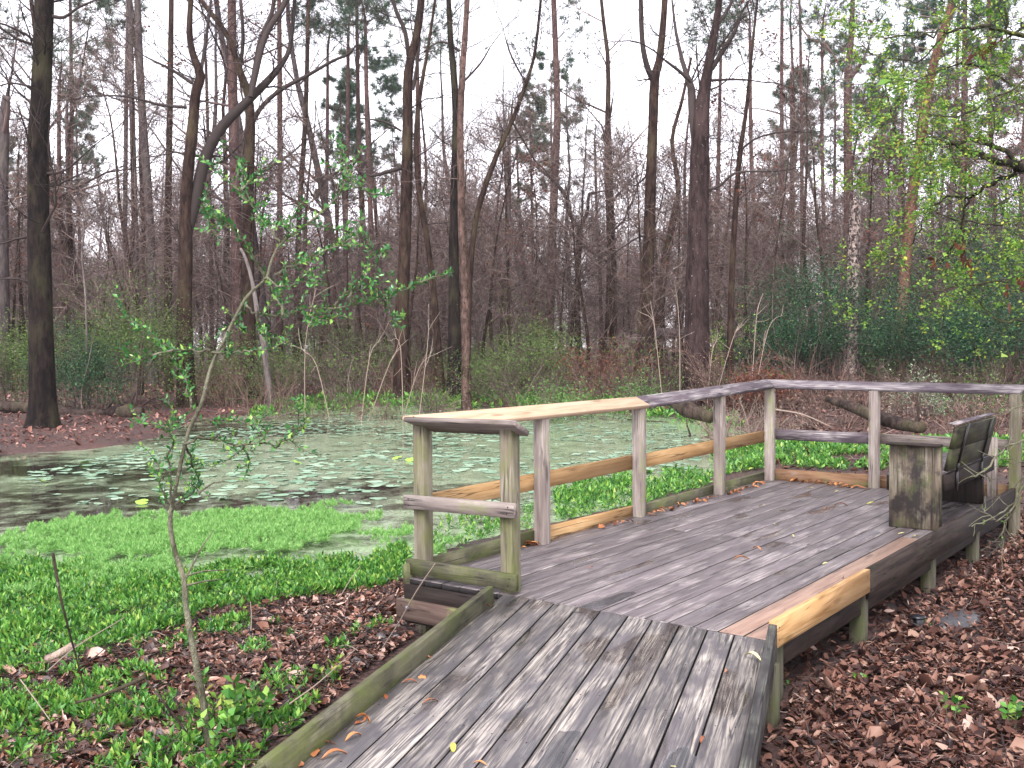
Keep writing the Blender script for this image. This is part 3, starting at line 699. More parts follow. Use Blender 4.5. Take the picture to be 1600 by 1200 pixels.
hero('tall_tree', 'thick dark trunk standing alone on the bare left bank of the pond', 'tree', 23,
     [(66, 668, 54), (67, 630, 42), (65, 560, 38), (63, 460, 36), (60, 330, 33), (60, 225, 31), (64, 150, 30), (67, 75, 29), (70, -20, 28)],
     [[(80, 25, 7), (100, 27, 5), (122, 12, 4), (145, 2, 3)], [(74, 271, 6), (90, 270, 4), (108, 262, 3.5), (135, 238, 2.5)], [(50, 445, 4), (30, 436, 3), (0, 436, 2)], [(50, 136, 4), (20, 130, 3), (0, 134, 2)]], M_BARKD, .7, ext=5, sides=18, flare=1.5, low=.3)
hero('forked_oak', 'forked oak with a dark trunk and a long limb sweeping up to the right', 'tree', 30,
     [(291, 590, 27), (288, 500, 24), (290, 400, 22), (291, 300, 18), (300, 210, 17), (306, 145, 15), (313, 118, 15), (300, 80, 11), (296, 40, 9), (300, -20, 8)],
     [[(288, 395, 12), (293, 362, 18), (305, 318, 19), (316, 265, 19), (326, 235, 18), (350, 195, 17), (385, 160, 14), (420, 125, 12), (448, 88, 8), (456, 55, 7), (462, -20, 6)],
      [(392, 152, 9), (400, 110, 11), (415, 55, 10), (440, 15, 9), (455, -20, 8)], [(313, 120, 6), (322, 60, 5), (330, 0, 4)], [(345, 215, 6), (362, 240, 5), (375, 255, 4), (380, 270, 3)],
      [(300, 130, 6), (270, 110, 5), (240, 95, 3), (226, 88, 2)], [(292, 168, 5), (250, 164, 5), (225, 157, 4), (190, 150, 3), (140, 150, 2)]], M_BARKB, 1.1, fol='rust', low=.4, ext=4)
hero('oak_tree', 'brown oak whose crown divides into crooked limbs behind the forked oak', 'tree', 34,
     [(389, 575, 24), (387, 450, 21), (388, 300, 17), (391, 200, 16), (388, 150, 13), (374, 110, 12), (362, 70, 9), (345, 40, 8), (325, 15, 7), (300, -20, 6)],
     [[(393, 192, 9), (412, 163, 7), (442, 138, 7), (480, 118, 6), (520, 95, 5), (545, 84, 4), (560, 65, 2)], [(390, 150, 8), (398, 110, 8), (408, 60, 8), (425, 20, 7), (430, -20, 6)],
      [(375, 110, 7), (380, 60, 6), (376, 0, 5)], [(392, 260, 6), (370, 240, 5), (345, 220, 4)]], M_BARKB, 1.0, fol='rust', low=.4, ext=3)
hero('tall_oak', 'tall brown trunk at the middle left, forking high above the far bank', 'tree', 33,
     [(629, 590, 28), (628, 500, 22), (632, 400, 19), (635, 300, 18), (637, 200, 17), (637, 130, 15), (642, 90, 14), (650, 60, 13), (656, 20, 12), (660, -20, 11)],
     [[(639, 95, 7), (633, 50, 7), (620, 20, 6), (608, -20, 5)], [(645, 140, 6), (652, 100, 5), (656, 60, 4)], [(627, 205, 4), (600, 190, 3), (560, 185, 2)], [(628, 262, 7), (600, 270, 6), (580, 275, 4), (556, 265, 2)]], M_BARKB, .6, low=.3, ext=6)
hero('slender_tree', 'thin crooked dark trunk just left of the pale peeling trunk', 'tree', 33,
     [(690, 592, 12), (680, 480, 10), (668, 380, 9), (655, 300, 9), (650, 220, 8), (656, 150, 7), (668, 80, 5), (680, 0, 4)], [], M_BARKB, .8, ext=3)
hero('tall_oak', 'dark straight trunk rising directly behind the pale peeling trunk', 'tree', 32,
     [(711, 600, 24), (710, 500, 19), (709, 400, 16), (711, 300, 15), (713, 200, 13), (710, 130, 11), (704, 60, 9), (700, -20, 7)],
     [[(718, 80, 5), (700, 68, 4), (685, 66, 3), (670, 75, 2)], [(722, 130, 4), (750, 100, 3), (765, 75, 2)]], M_BARKD, .7, low=.35, ext=6)
hero('tall_tree', 'tall pale peeling trunk with flaking pinkish bark by the far shore', 'tree', 29.5,
     [(729, 622, 17), (728, 560, 14), (727, 450, 13), (722, 380, 12), (720, 280, 11), (719, 215, 10), (722, 120, 10), (727, 50, 9), (731, -20, 8)], [], M_PEEL, .5, low=.4, ext=5)
hero('leaning_tree', 'slender tree leaning right from beside the pale peeling trunk', 'tree', 31,
     [(726, 600, 12), (733, 450, 10), (741, 360, 9), (752, 310, 9), (777, 240, 8), (800, 190, 7), (822, 130, 6), (836, 80, 5), (846, -10, 4)],
     [[(800, 190, 4), (815, 215, 3), (835, 250, 3)], [(822, 130, 3), (800, 90, 3), (790, 60, 2)]], M_BARKB, .9, low=.35)
hero('pine_tree', 'pinkish pine fading in the haze above the middle of the far bank', 'tree', 50,
     [(856, 560, 15), (862, 400, 13), (868, 250, 12), (871, 180, 11), (869, 100, 9), (865, 0, 8)], [], M_BARKPINE, 1.3, fol='pine', low=.62, ext=6)
hero('twisted_oak', 'small twisted oak with gnarled forked crown in mid distance', 'tree', 44,
     [(903, 560, 8), (902, 450, 7), (904, 375, 7), (906, 355, 7)],
     [[(905, 357, 6), (890, 335, 6), (885, 310, 6), (872, 290, 6), (850, 270, 5), (832, 255, 4), (812, 240, 3), (805, 200, 2)], [(906, 357, 6), (918, 330, 5), (920, 305, 5), (935, 300, 3)]], M_BARKB, .7)
hero('forked_tree', 'smooth brown trunk splitting into a tall narrow V left of the thick double trunk', 'tree', 35,
     [(1009, 540, 21), (1012, 450, 20), (1015, 350, 18), (1017, 280, 17), (1020, 200, 15), (1023, 125, 15), (1030, 95, 12), (1036, 40, 10), (1040, -20, 9)],
     [[(1020, 125, 10), (1010, 100, 9), (1003, 60, 8), (1001, -20, 7)], [(1018, 265, 3), (1000, 285, 3), (985, 290, 2), (965, 270, 1.5)], [(1014, 366, 4), (995, 372, 3), (975, 385, 2)]], M_BARKB, .5, low=.45, ext=5)
hero('leaning_tree', 'thinner trunk leaning right between the V shaped tree and the thick double trunk', 'tree', 39,
     [(1025, 540, 14), (1034, 450, 13), (1045, 380, 12), (1055, 330, 10), (1060, 290, 8), (1050, 220, 6), (1065, 160, 5), (1080, 90, 4)], [], M_BARKB, .8, fol='rust')
hero('double_trunk_oak', 'thick dark double trunk speckled white, largest tree on the far bank', 'tree', 29,
     [(1090, 588, 44), (1089, 500, 37), (1090, 400, 34), (1092, 300, 31), (1094, 220, 28), (1098, 160, 22), (1105, 115, 16), (1112, 75, 14), (1120, 30, 11), (1126, -20, 9)],
     [[(1088, 235, 13), (1082, 180, 14), (1080, 140, 13), (1074, 120, 9), (1066, 95, 7), (1056, 50, 5), (1050, 0, 3)], [(1112, 108, 8), (1132, 75, 8), (1148, 50, 6), (1158, 20, 4)], [(1105, 126, 5), (1140, 124, 4), (1170, 125, 3)],
      [(1120, 40, 6), (1140, 10, 5), (1150, -20, 4)], [(1102, 298, 5), (1125, 290, 4), (1150, 270, 4), (1200, 268, 2)], [(1080, 128, 6), (1060, 110, 5), (1040, 95, 4)]], M_BARKP, .7, low=.5, sides=16, ext=4)
hero('slender_tree', 'thin straight brown trunk right of the thick double trunk', 'tree', 29.5,
     [(1139, 580, 11), (1143, 450, 9), (1148, 350, 9), (1155, 250, 8), (1165, 180, 6), (1171, 120, 5), (1180, 30, 4)],
     [[(1157, 235, 4), (1175, 220, 3), (1200, 210, 3), (1235, 205, 2), (1262, 207, 1.5)]], M_BARKB, 1., fol='rust', ext=3)
hero('pine_tree', 'pinkish pine with a broken side top behind the standing snag', 'tree', 44,
     [(1330, 560, 17), (1327, 400, 15), (1325, 250, 14), (1325, 120, 12), (1330, 60, 9), (1333, -20, 7)],
     [[(1328, 125, 6), (1340, 108, 6), (1346, 98, 4)], [(1318, 112, 4), (1290, 70, 4), (1265, 60, 3), (1245, 30, 2)]], M_BARKPINE, 1.4, fol='pine', low=.5, ext=6)
o = hero('standing_snag', 'pale broken snag with patchy bark and a jagged top', 'snag', 30,
     [(1329, 592, 28), (1331, 500, 21), (1333, 420, 20), (1335, 350, 19), (1336, 322, 17)], [], M_SNAG, 0, flare=1.15)
g = Geo(); b0 = at(1336, 324, 30)-np.array(o.location)
for j in range(9):
    a = j*.7; q_ = b0+.11*np.array([math.cos(a), math.sin(a), 0]); hh = .1+.28*rng.random()
    tube(g, [q_-np.array([0, 0, .15]), q_+np.array([0, 0, hh*.5]), q_+np.array([.02*math.cos(a), .02*math.sin(a), hh])], np.array([.05, .035, .004]), 5)
obj('jagged_top', g.mesh('jagged_top', M_SNAG), o)
hero('leaning_pine', 'reddish pine trunk leaning right behind the spring green leaves', 'tree', 34,
     [(1404, 585, 19), (1412, 450, 17), (1424, 320, 17), (1432, 260, 16), (1441, 200, 16), (1450, 140, 15), (1464, 80, 13), (1480, 30, 12), (1492, -20, 10)],
     [[(1449, 132, 4), (1420, 125, 4), (1395, 128, 3), (1372, 132, 2)]], M_BARKRED, .9, fol='pine', low=.5, ext=5)
hero('broken_tree', 'broken topped grey trunk cut by the left edge of the view', 'tree', 36,
     [(2, 560, 24), (2, 420, 22), (3, 300, 19), (6, 220, 15), (7, 175, 13), (9, 150, 9)], [[(4, 215, 8), (12, 180, 7), (13, 150, 5)]], M_BARKG, .5, low=.3)
# plain straight trunks of the middle distance, each where the photograph has one
PX = [(212, 560, 11, 203, -20, 42, 'g'), (238, 560, 15, 214, -20, 40, 'g'), (196, 560, 8, 200, -20, 47, 'g'), (262, 560, 12, 268, -20, 36, 'b'), (372, 560, 19, 362, -20, 41, 'p'), (436, 540, 10, 436, -20, 48, 'p'),
      (462, 560, 9, 482, -20, 44, 'b'), (538, 540, 8, 544, 60, 52, 'p'), (582, 540, 9, 571, 50, 50, 'p'), (557, 540, 9, 566, 300, 46, 'b'), (655, 540, 10, 652, 120, 48, 'p'), (120, 540, 8, 104, 180, 50, 'g'), (98, 540, 9, 92, 150, 46, 'p'),
      (1222, 560, 8, 1222, -20, 50, 'p'), (1252, 560, 7, 1250, 20, 52, 'p'), (1290, 560, 7, 1285, 60, 54, 'p'), (1185, 560, 8, 1172, 60, 46, 'p'), (1500, 560, 11, 1508, -20, 44, 'p'), (1560, 560, 9, 1545, -20, 40, 'p'),
      (790, 550, 7, 796, 200, 56, 'b'), (960, 550, 9, 952, 200, 54, 'b'), (940, 550, 6, 930, 240, 58, 'b'), (1120, 550, 8, 1126, 100, 50, 'p'), (330, 550, 7, 322, 100, 52, 'b'), (508, 550, 7, 512, 80, 55, 'p')]
for k, (xa, ya, w, xb, yb, D, t) in enumerate(PX):
    mt = {'g': M_BARKG, 'b': M_BARKB, 'p': M_BARKPINE}[t]
    lab = {'g': 'tall grey trunk among the close trio left of the forked oak', 'b': 'thin dark bare trunk half hidden in the grey wood across the pond', 'p': 'slim pink barked pine with high thin needles across the pond'}[t]
    xm = (xa+xb)/2+rng.uniform(-4, 4)
    hero('pine_tree' if t == 'p' else 'bare_tree', lab, 'tree', D, [(xa, ya, w), (xa*.6+xm*.4, ya*.66+yb*.34, w*.92), (xm*.5+xb*.5, ya*.33+yb*.67, w*.8), (xb, yb, w*.62)], [], mt,
         .8 if t == 'p' else .8, fol='pine' if t == 'p' else None, low=.66 if t == 'p' else .4, ext=5 if yb < 0 else 2, sides=8, group={'g': 'grey trunks left of the forked oak', 'b': 'thin dark bare trunks across the pond', 'p': 'slim pines across the pond'}[t])

# ------------------------------------------------------------------ repeated trees and shrubs of the wood behind
def scatter(protos, spots, label, group):
    """protos: root objects already in the scene; each gets moved to its first spot, then copied"""
    for i, (x, y, sc) in enumerate(spots):
        pr = protos[i % len(protos)]; rz = rng.random()*6.28; s = (sc, sc, sc*(.9+.2*rng.random()))
        loc = (x, y, hz(x, y)-.05)
        if i < len(protos): pr.location = loc; pr.rotation_euler.z = rz; pr.scale = s
        else: copy_tree(pr, loc, rz, s)
def spots(n, xr, Dr, sc, jit=0):
    out = []
    for i in range(n):
        x = xr[0]+(xr[1]-xr[0])*(i+rng.random())/n; D = Dr[0]+(Dr[1]-Dr[0])*rng.random(); P = at(x, 560, D)
        out.append((P[0], P[1], sc[0]+(sc[1]-sc[0])*rng.random()))
    rnd.shuffle(out); return out
GB = 'bare winter trees filling the far wood'
pr = []
for k in range(5):
    tg, g, tips = bare_proto(15+2*k, .17+.02*k, 1.0, 3, .42, .28)
    pr.append(make_tree('bare_tree', 'tall bare tree with fine grey twigs deep in the far wood', 'tree', GB, (0, 0, 0), tg, [M_BARKB, M_BARKG][k % 2], g, M_TWIG))
scatter(pr, spots(15, (-220, 600), (42, 70), (.85, 1.15))+spots(12, (1080, 1820), (42, 70), (.85, 1.15))+spots(12, (580, 1080), (44, 66), (.62, .9)), None, None)
GU = 'thin understorey saplings of the far wood'
pr = []
for k in range(5):
    tg, g, tips = bare_proto(5.5+.8*k, .05+.008*k, 1.0, 3, .75, .12, False)
    needles(g, [t_[0] for t_ in tips], [t_[1] for t_ in tips], .42, 3, .009)
    f = None
    if k in (1, 3):
        f = Geo(); ii = rng.integers(0, len(tips), 40); cc = np.repeat(np.array([tips[i][0] for i in ii]), 12, 0); leaves(f, cc+rng.normal(0, .16, cc.shape), .09, -.4, .5)
    pr.append(make_tree('understorey_tree', 'twiggy bare understorey tree across the pond' if f is None else 'twiggy understorey tree holding dead rusty leaves', 'tree', GU if f is None else 'understorey trees holding dead leaves', (0, 0, 0), tg, M_BARKB, g, M_TWIG, f, M_RUST, folname='dead_leaves'))
scatter(pr, spots(130, (-150, 1750), (33, 62), (.8, 1.6)), None, None)
GP = 'needle crowned pines behind the wood'
pr = []
for k in range(3):
    tg, g, f = pine_proto(19+2*k, .19, .5+.05*k)
    pr.append(make_tree('pine_tree', 'tall pine with hazy blue green crown behind the bare wood', 'tree', GP, (0, 0, 0), tg, M_BARKPINE, g, M_TWIG, f, M_PINE))
XP = [-120, 20, 100, 128, 545, 578, 602, 836, 878, 1205, 1240, 1290, 1375, 1400, 1470, 1530, 1590, 1680]
def spot_x(xs, Dr, sc):
    out = []
    for x in xs:
        D = Dr[0]+(Dr[1]-Dr[0])*rng.random(); P = at(x, 560, D); out.append((P[0], P[1], sc[0]+(sc[1]-sc[0])*rng.random()))
    return out
scatter(pr, spot_x(XP, (54, 82), (.75, 1.1)), None, None)
# far wood: a band of trunks and twigs that reads as one mass
g = Geo(); f = Geo()
tgs = []
for k in range(3):
    tg, gg, tips = bare_proto(13, .16, .75, 2, .5, .2); a = Geo(); a.merge(tg); a.merge(gg); tgs.append(a)
for k in range(3):
    tg, gg, tips = bare_proto(14, .15, .8, 2, .5, .2); a = Geo(); a.merge(tg); a.merge(gg)
    nn_ = 6500; u = rng.normal(0, 1, (nn_, 3)); u /= np.linalg.norm(u, axis=1)[:, None]; c3 = rng.normal(0, 1, (12, 3))*np.array([1.6, 1.6, 2.6])+np.array([0, 0, 6.0]); cc = c3[rng.integers(0, 12, nn_)]+u*2.1*rng.random((nn_, 1))**.45
    needles(a, cc[cc[:, 2] > .1], u[cc[:, 2] > .1]*.4+np.array([0, 0, .5]), .75, 1, .03); tgs.append(a)
for k in range(2):
    sg, sf = shrub_proto(3.2, 4.2, 10, 1500, .20, .6, lobes=8); a = Geo(); a.merge(sg, m=0); a.merge(sf, m=1); tgs.append(a)
for k in range(230):
    x = -330+2260*rng.random(); D = 66+55*rng.random(); P = at(x, 560, D); s = .62+.5*rng.random(); c_, s_ = math.cos(k), math.sin(k)
    M = np.eye(4); M[:3, :3] = np.array([[c_, -s_, 0], [s_, c_, 0], [0, 0, 1]])*s; M[:3, 3] = (P[0], P[1], hz(P[0], P[1])); g.merge(tgs[(0, 3, 4, 5, 1, 6, 3, 4, 5, 7)[k % 10]], M)
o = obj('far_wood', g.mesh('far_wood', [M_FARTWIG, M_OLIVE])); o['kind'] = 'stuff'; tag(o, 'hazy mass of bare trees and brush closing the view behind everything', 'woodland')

def place(o, x, D, rz=0, s=1): P = at(x, 560, D); o.location = (P[0], P[1], hz(P[0], P[1])-.05); o.rotation_euler.z = rz; o.scale = (s, s, s); return o
def shrub(name, label, x, D, R_, H_, nst, nl, ls, lm, sm_=None, asp=.5, lobes=9, group=None, cat='shrub'):
    g, f = shrub_proto(R_, H_, nst, nl, ls, asp, lobes=lobes)
    o = make_tree(name, label, cat, group, (0, 0, 0), None, None, g, sm_ or M_TWIG, f, lm, brname='stems'); return place(o, x, D)
T1 = 'olive tangled thicket'
shrub('thicket', 'olive green thicket mound behind the lone dark trunk', 190, 30, 3.0, 3.4, 26, 26000, .055, M_OLIVE, lobes=16)
shrub('thicket', 'lower grey green thicket left of the lone dark trunk', 0, 28, 2.3, 2.4, 20, 12000, .055, M_OLIVE, lobes=12)
shrub('thicket', 'dark green thicket between the lone trunk and the forked oak', 125, 27.5, 1.7, 2.3, 16, 13000, .055, M_EVG, lobes=10)
shrub('thicket', 'thin green thicket to the right of the forked oak', 380, 32, 2.8, 2.4, 22, 12000, .055, M_OLIVE, lobes=13)
shrub('thicket', 'faint green thicket behind the middle left trunk', 560, 37, 3.4, 2.4, 22, 11000, .055, M_OLIVE, lobes=13)
shrub('green_bush', 'bright green low bush at the middle of the far bank', 915, 25.5, 2.1, 1.5, 22, 6500, .06, M_GREENB, lobes=14)
shrub('green_bush', 'small green bush under the V shaped tree', 1015, 27, 1.1, 1.1, 12, 1800, .06, M_GREENB)
shrub('green_bush', 'yellow green sapling bush just right of the thick double trunk', 1128, 30.5, .8, 2.9, 8, 1300, .07, M_SPRING)
shrub('thicket', 'grey green thin thicket left of the bright green bush', 800, 31, 2.6, 3.6, 20, 11000, .055, M_OLIVE, lobes=12)
shrub('evergreen_shrub', 'tall dark evergreen shrub left of the pale snag', 1255, 31, 2.5, 4.8, 18, 34000, .062, M_EVG, lobes=15)
shrub('evergreen_shrub', 'shorter evergreen shrub directly behind the rusty brush pile', 1190, 33, 1.8, 3.0, 12, 16000, .06, M_EVG, lobes=10)
shrub('evergreen_shrub', 'broad dark evergreen shrub right of the pale snag', 1420, 31, 2.9, 4.2, 20, 34000, .062, M_EVG, lobes=16)
shrub('evergreen_shrub', 'dark evergreen shrub filling the right edge of the far bank', 1560, 28, 2.7, 4.6, 18, 34000, .062, M_EVG, lobes=15)
shrub('evergreen_shrub', 'tallest evergreen shrub rising behind the spring green leaves', 1490, 38, 3.2, 7.5, 18, 26000, .075, M_EVG, lobes=16)
shrub('evergreen_shrub', 'bluish evergreen shrub at the far right behind the others', 1640, 34, 3.4, 6.5, 18, 24000, .07, M_EVG, lobes=14)
shrub('green_bush', 'pale grey green bush under the broad evergreen shrub', 1427, 23.5, .75, 1.15, 16, 1900, .05, M_GREYB)
shrub('green_bush', 'wispy grey green bush between pale bush and right edge', 1480, 22.5, .8, .8, 14, 900, .045, M_GREYB)
shrub('green_bush', 'mixed green bramble by the right end of the railing', 1560, 20.5, 1.2, .95, 16, 2300, .05, M_GREENB)
shrub('brush_pile', 'rusty red brown brush pile at the foot of the evergreens', 1200, 25, 1.25, 1.1, 34, 4200, .07, M_RUST, M_REDBR, cat='brush pile')
shrub('brush_pile', 'reddish dead bramble beyond the bright green bush', 955, 30, 1.7, 2.3, 20, 1700, .07, M_RUST, M_REDBR, cat='brush pile')
shrub('brush_pile', 'low brown bramble on the shore below the middle left trunk', 600, 26, 1.7, .7, 26, 900, .06, M_REDBR, M_REDBR, cat='brush pile')
shrub('brush_pile', 'brown bramble below the slender leaning tree', 770, 24.5, 1.5, .75, 26, 900, .06, M_REDBR, M_REDBR, cat='brush pile')
shrub('brush_pile', 'grey twiggy brush heap behind the old purple cap rail', 1160, 18.5, 1.1, .85, 30, 300, .05, M_REDBR, M_CANE, cat='brush pile')
shrub('brush_pile', 'dark red bramble behind the far railing', 1320, 21, 1.6, 1.0, 30, 1800, .06, M_REDBR, M_REDBR, cat='brush pile')
shrub('brush_pile', 'brown bramble right of the fallen mossy log', 1520, 18, 1.3, .9, 26, 1300, .05, M_REDBR, M_REDBR, cat='brush pile')
# small brown brambles all along the far shore
pr = []
for k in range(4):
    g, f = shrub_proto(1.3, 1.0+.25*k, 16, [500, 200, 700, 100][k], .06, .5, lobes=7)
    pr.append(make_tree('bramble', 'low twiggy brown bramble on the far bank', 'bramble', 'brown brambles along the far bank', (0, 0, 0), None, None, g, [M_TWIG, M_REDBR, M_TWIG, M_REDBR][k], f, [M_OLIVE, M_RUST, M_OLIVE, M_REDBR][k], brname='stems'))
scatter(pr, spots(110, (330, 1720), (25.5, 42), (.6, 1.4)), None, None)

hero('dead_sapling', 'white crooked dead sapling right of the lone dark trunk', 'sapling', 28, [(136, 560, 3.5), (134, 470, 3), (128, 402, 3), (131, 365, 3), (130, 352, 2.6), (123, 340, 2), (112, 346, 1.2)],
     [[(131, 358, 3), (142, 348, 2.4), (158, 344, 1.2)], [(130, 382, 2.5), (112, 372, 2), (96, 360, 1)]], M_SNAGP, .1)
hero('leaning_snag', 'pale bare leaning snag behind the sapling left of centre', 'snag', 30, [(424, 590, 11), (412, 540, 9), (404, 500, 8), (394, 440, 6), (384, 405, 5), (376, 388, 4)], [], M_SNAGP, .05)
# pale arching canes on the far shore
CANES = [[(640, 600), (720, 520), (775, 455)], [(655, 600), (730, 545), (790, 490), (818, 470)], [(1530//2, 600), (790, 560), (812, 545)]]
CN = [([(565, 612), (610, 565), (638, 530)], 'long pale cane rising right below the middle left trunk'), ([(560, 606), (577, 560), (594, 532)], 'straight pale cane left of the long arching one'),
      ([(622, 612), (655, 575), (684, 552)], 'pale cane leaning right under the slender dark trunk'), ([(629, 600), (626, 545), (613, 530)], 'short hooked cane at the middle left trunk'),
      ([(520, 600), (495, 572), (472, 545), (466, 512)], 'bent pale cane leaning left above the shore'), ([(476, 600), (477, 540), (494, 450)], 'tall thin upright cane left of the bent one'),
      ([(650, 600), (668, 540), (670, 475)], 'thin upright cane behind the leaning cane'), ([(1037, 588), (1024, 520), (1016, 470)], 'thin pale cane by the V shaped tree'),
      ([(1112, 588), (1140, 545), (1155, 505)], 'pale cane leaning right at the thick double trunk'), ([(1104, 586), (1112, 555), (1120, 532)], 'short pale cane at the foot of the double trunk'),
      ([(1172, 575), (1180, 520), (1184, 480)], 'upright pale cane left of the rusty brush pile'), ([(1175, 535), (1200, 515), (1225, 492)], 'pale cane leaning over the rusty brush pile'), ([(1062, 580), (1062, 530), (1058, 468)], 'white lichened cane between the tree trunks')]
for px, lab in CN:
    D = 25.5+rng.random()*1.5; P = stem_at(px, D, .6); B = P[0].copy(); B[2] = hz(B[0], B[1]); P[0] = B; P_, r_ = smooth(P, np.linspace(.012, .005, len(P)), 4)
    g = Geo(); tube(g, P_-B, r_, 5); o = empty('cane', B, lab, 'cane', 'pale canes on the far shore'); obj('stem', g.mesh('cane', M_CANE), o)
    g = Geo()
    for j in range(4):
        i = rng.integers(3, len(P_)-1); w_, _ = wander(P_[i]-B, unit(P_[i]-P_[i-1])+rv(.5), .35+.3*rng.random(), 3, .15, .05); tube(g, w_, np.linspace(.008, .004, 4), 3, cap_=False)
    obj('side_twigs', g.mesh('side_twigs', M_CANE), o)

# fallen logs
def log(label, pts, D, w, mt, dd=0, moss=False, stubs=3, snap=False):
    P = stem_at([(x, y) for x, y in pts], D, dd)
    if snap:
        for i in range(len(P)): P[i][2] = hz(P[i][0], P[i][1])+w[i]*D/F*.5*.6+rng.normal(0, .05)
    B = P[0].copy()
    P_, r_ = smooth(P, np.array(w)*D/F*.5, 4); r_ = r_*(1+rng.normal(0, .05, len(r_)))
    o = empty('fallen_log', B, label, 'log'); g = Geo(); tube(g, np.vstack([P_[:1]-B, P_-B]), np.concatenate([[r_[0]*.3], r_]), 11); g2 = Geo()
    obj('trunk', g.mesh('log', mt, True), o)
    for j in range(stubs):
        i = rng.integers(1, len(P_)-1); w_, _ = wander(P_[i]-B, rv()+np.array([0, 0, 1]), .25+.5*rng.random(), 3, .2); tube(g2, w_, np.linspace(r_[i]*.35, .008, 4), 5)
    if stubs: obj('branch_stub', g2.mesh('branch_stub', mt), o)
log('long dark fallen log lying behind the lone dark trunk', [(-40, 598), (60, 603), (130, 602), (185, 601)], 27, [16, 19, 18, 15], M_LOG, snap=True)
log('short black stump end of a log right of the lone trunk', [(182, 600), (200, 596), (222, 600)], 26.5, [20, 26, 18], M_LOG, snap=True, stubs=1)
log('dark fallen trunk lying along the far shore in the middle', [(560, 606), (640, 604), (720, 606), (800, 604)], 26, [9, 14, 12, 7], M_LOG, 1.5, snap=True)
log('arched purple grey fallen trunk behind the V shaped tree', [(965, 552), (985, 537), (1020, 523), (1055, 521), (1100, 524), (1150, 528), (1230, 532)], 37, [14, 16, 17, 16, 14, 13, 10], M_BARKG)
log('mossy dark fallen log with a pale broken end behind the far railing', [(1292, 624), (1320, 632), (1362, 648), (1405, 662), (1440, 668)], 16, [8, 14, 18, 19, 16], M_LOG, -2)
log('dark rotten log along the shore behind the old cap rail', [(930, 600), (1000, 604), (1060, 600), (1120, 604)], 22, [8, 13, 14, 9], M_LOG, -1.5, snap=True)
log('thick dark half sunken log at the right shore of the pond', [(1045, 620), (1075, 640), (1110, 652)], 17.5, [22, 26, 18], M_LOG, -1, stubs=1)
log('thin pale stick lying on the brush behind the railing', [(1212, 640), (1255, 648), (1300, 668)], 15, [2.6, 2.6, 2], M_CANE, stubs=0)
log('pale short log lying in the green plants near the left edge', [(72, 1030), (95, 1020), (115, 1008)], 5.6, [11, 12, 12], M_LOGP, stubs=0)
log('wet black branch lying in the plants left of the sapling', [(118, 1098), (160, 1086), (205, 1068), (228, 1056)], 4.9, [4, 5, 7, 8], M_LOG, stubs=2)

# ------------------------------------------------------------------ near the camera: sapling, overhanging limbs
def sap_leaves(f, pts, sz, step, m=0, asp=.5, spread=.9, both=True):
    pts = np.asarray(pts); seg = np.linalg.norm(np.diff(pts, axis=0), axis=1); cum = np.concatenate([[0], np.cumsum(seg)]); L = cum[-1]
    if L < 1e-6: return
    n = max(2, int(L/step)); T = (np.arange(n)+rng.random(n)*.5)/n*L; C_ = np.stack([np.interp(T, cum, pts[:, k]) for k in range(3)], 1)
    D_ = np.stack([np.interp(T+.01, cum, pts[:, k])-np.interp(T-.01, cum, pts[:, k]) for k in range(3)], 1); D_ /= np.linalg.norm(D_, axis=1)[:, None]+1e-9
    side = np.cross(D_, rng.normal(0, 1, D_.shape)); side /= np.linalg.norm(side, axis=1)[:, None]+1e-9
    for s in ((1, -1) if both else (1,)): leaves(f, C_, sz, m=m, asp=asp, dirs=D_*.6+side*s*spread+np.array([0, 0, .25]))
D0 = 4.75
base = at(333, 1183, D0); base[2] = hz(base[0], base[1])
sap = empty('sapling', base, 'slender leafy evergreen sapling with a pale crooked stem standing left of the ramp', 'sapling')
def px3(L, D=D0, dd=0.): return stem_at([(x, y) for x, y in L], D, dd)
stem = [(333, 1190, 17), (318, 1100, 14), (303, 1020, 12), (291, 950, 11), (287, 905, 10.5), (273, 860, 9.5), (266, 820, 9), (269, 790, 8), (278, 745, 7), (288, 700, 7.5), (297, 668, 7.5), (315, 630, 7), (326, 586, 7), (336, 558, 6.5), (351, 530, 6.5), (384, 466, 6), (415, 436, 5.5), (425, 405, 4.5), (440, 380, 4.5), (480, 350, 4), (520, 315, 3), (542, 280, 2.5), (567, 228, 1.5)]
P = px3([(a, b_) for a, b_, _ in stem]); P[0] = base-np.array([0, 0, .05]); P_, w_ = smooth(P, np.array([s[2] for s in stem])*D0/F*.42, 3)
w_[:2] *= 1.2
g = Geo(); tube(g, P_-base, w_, 8); obj('trunk', g.mesh('sapling_trunk', M_SAPB, True), sap)
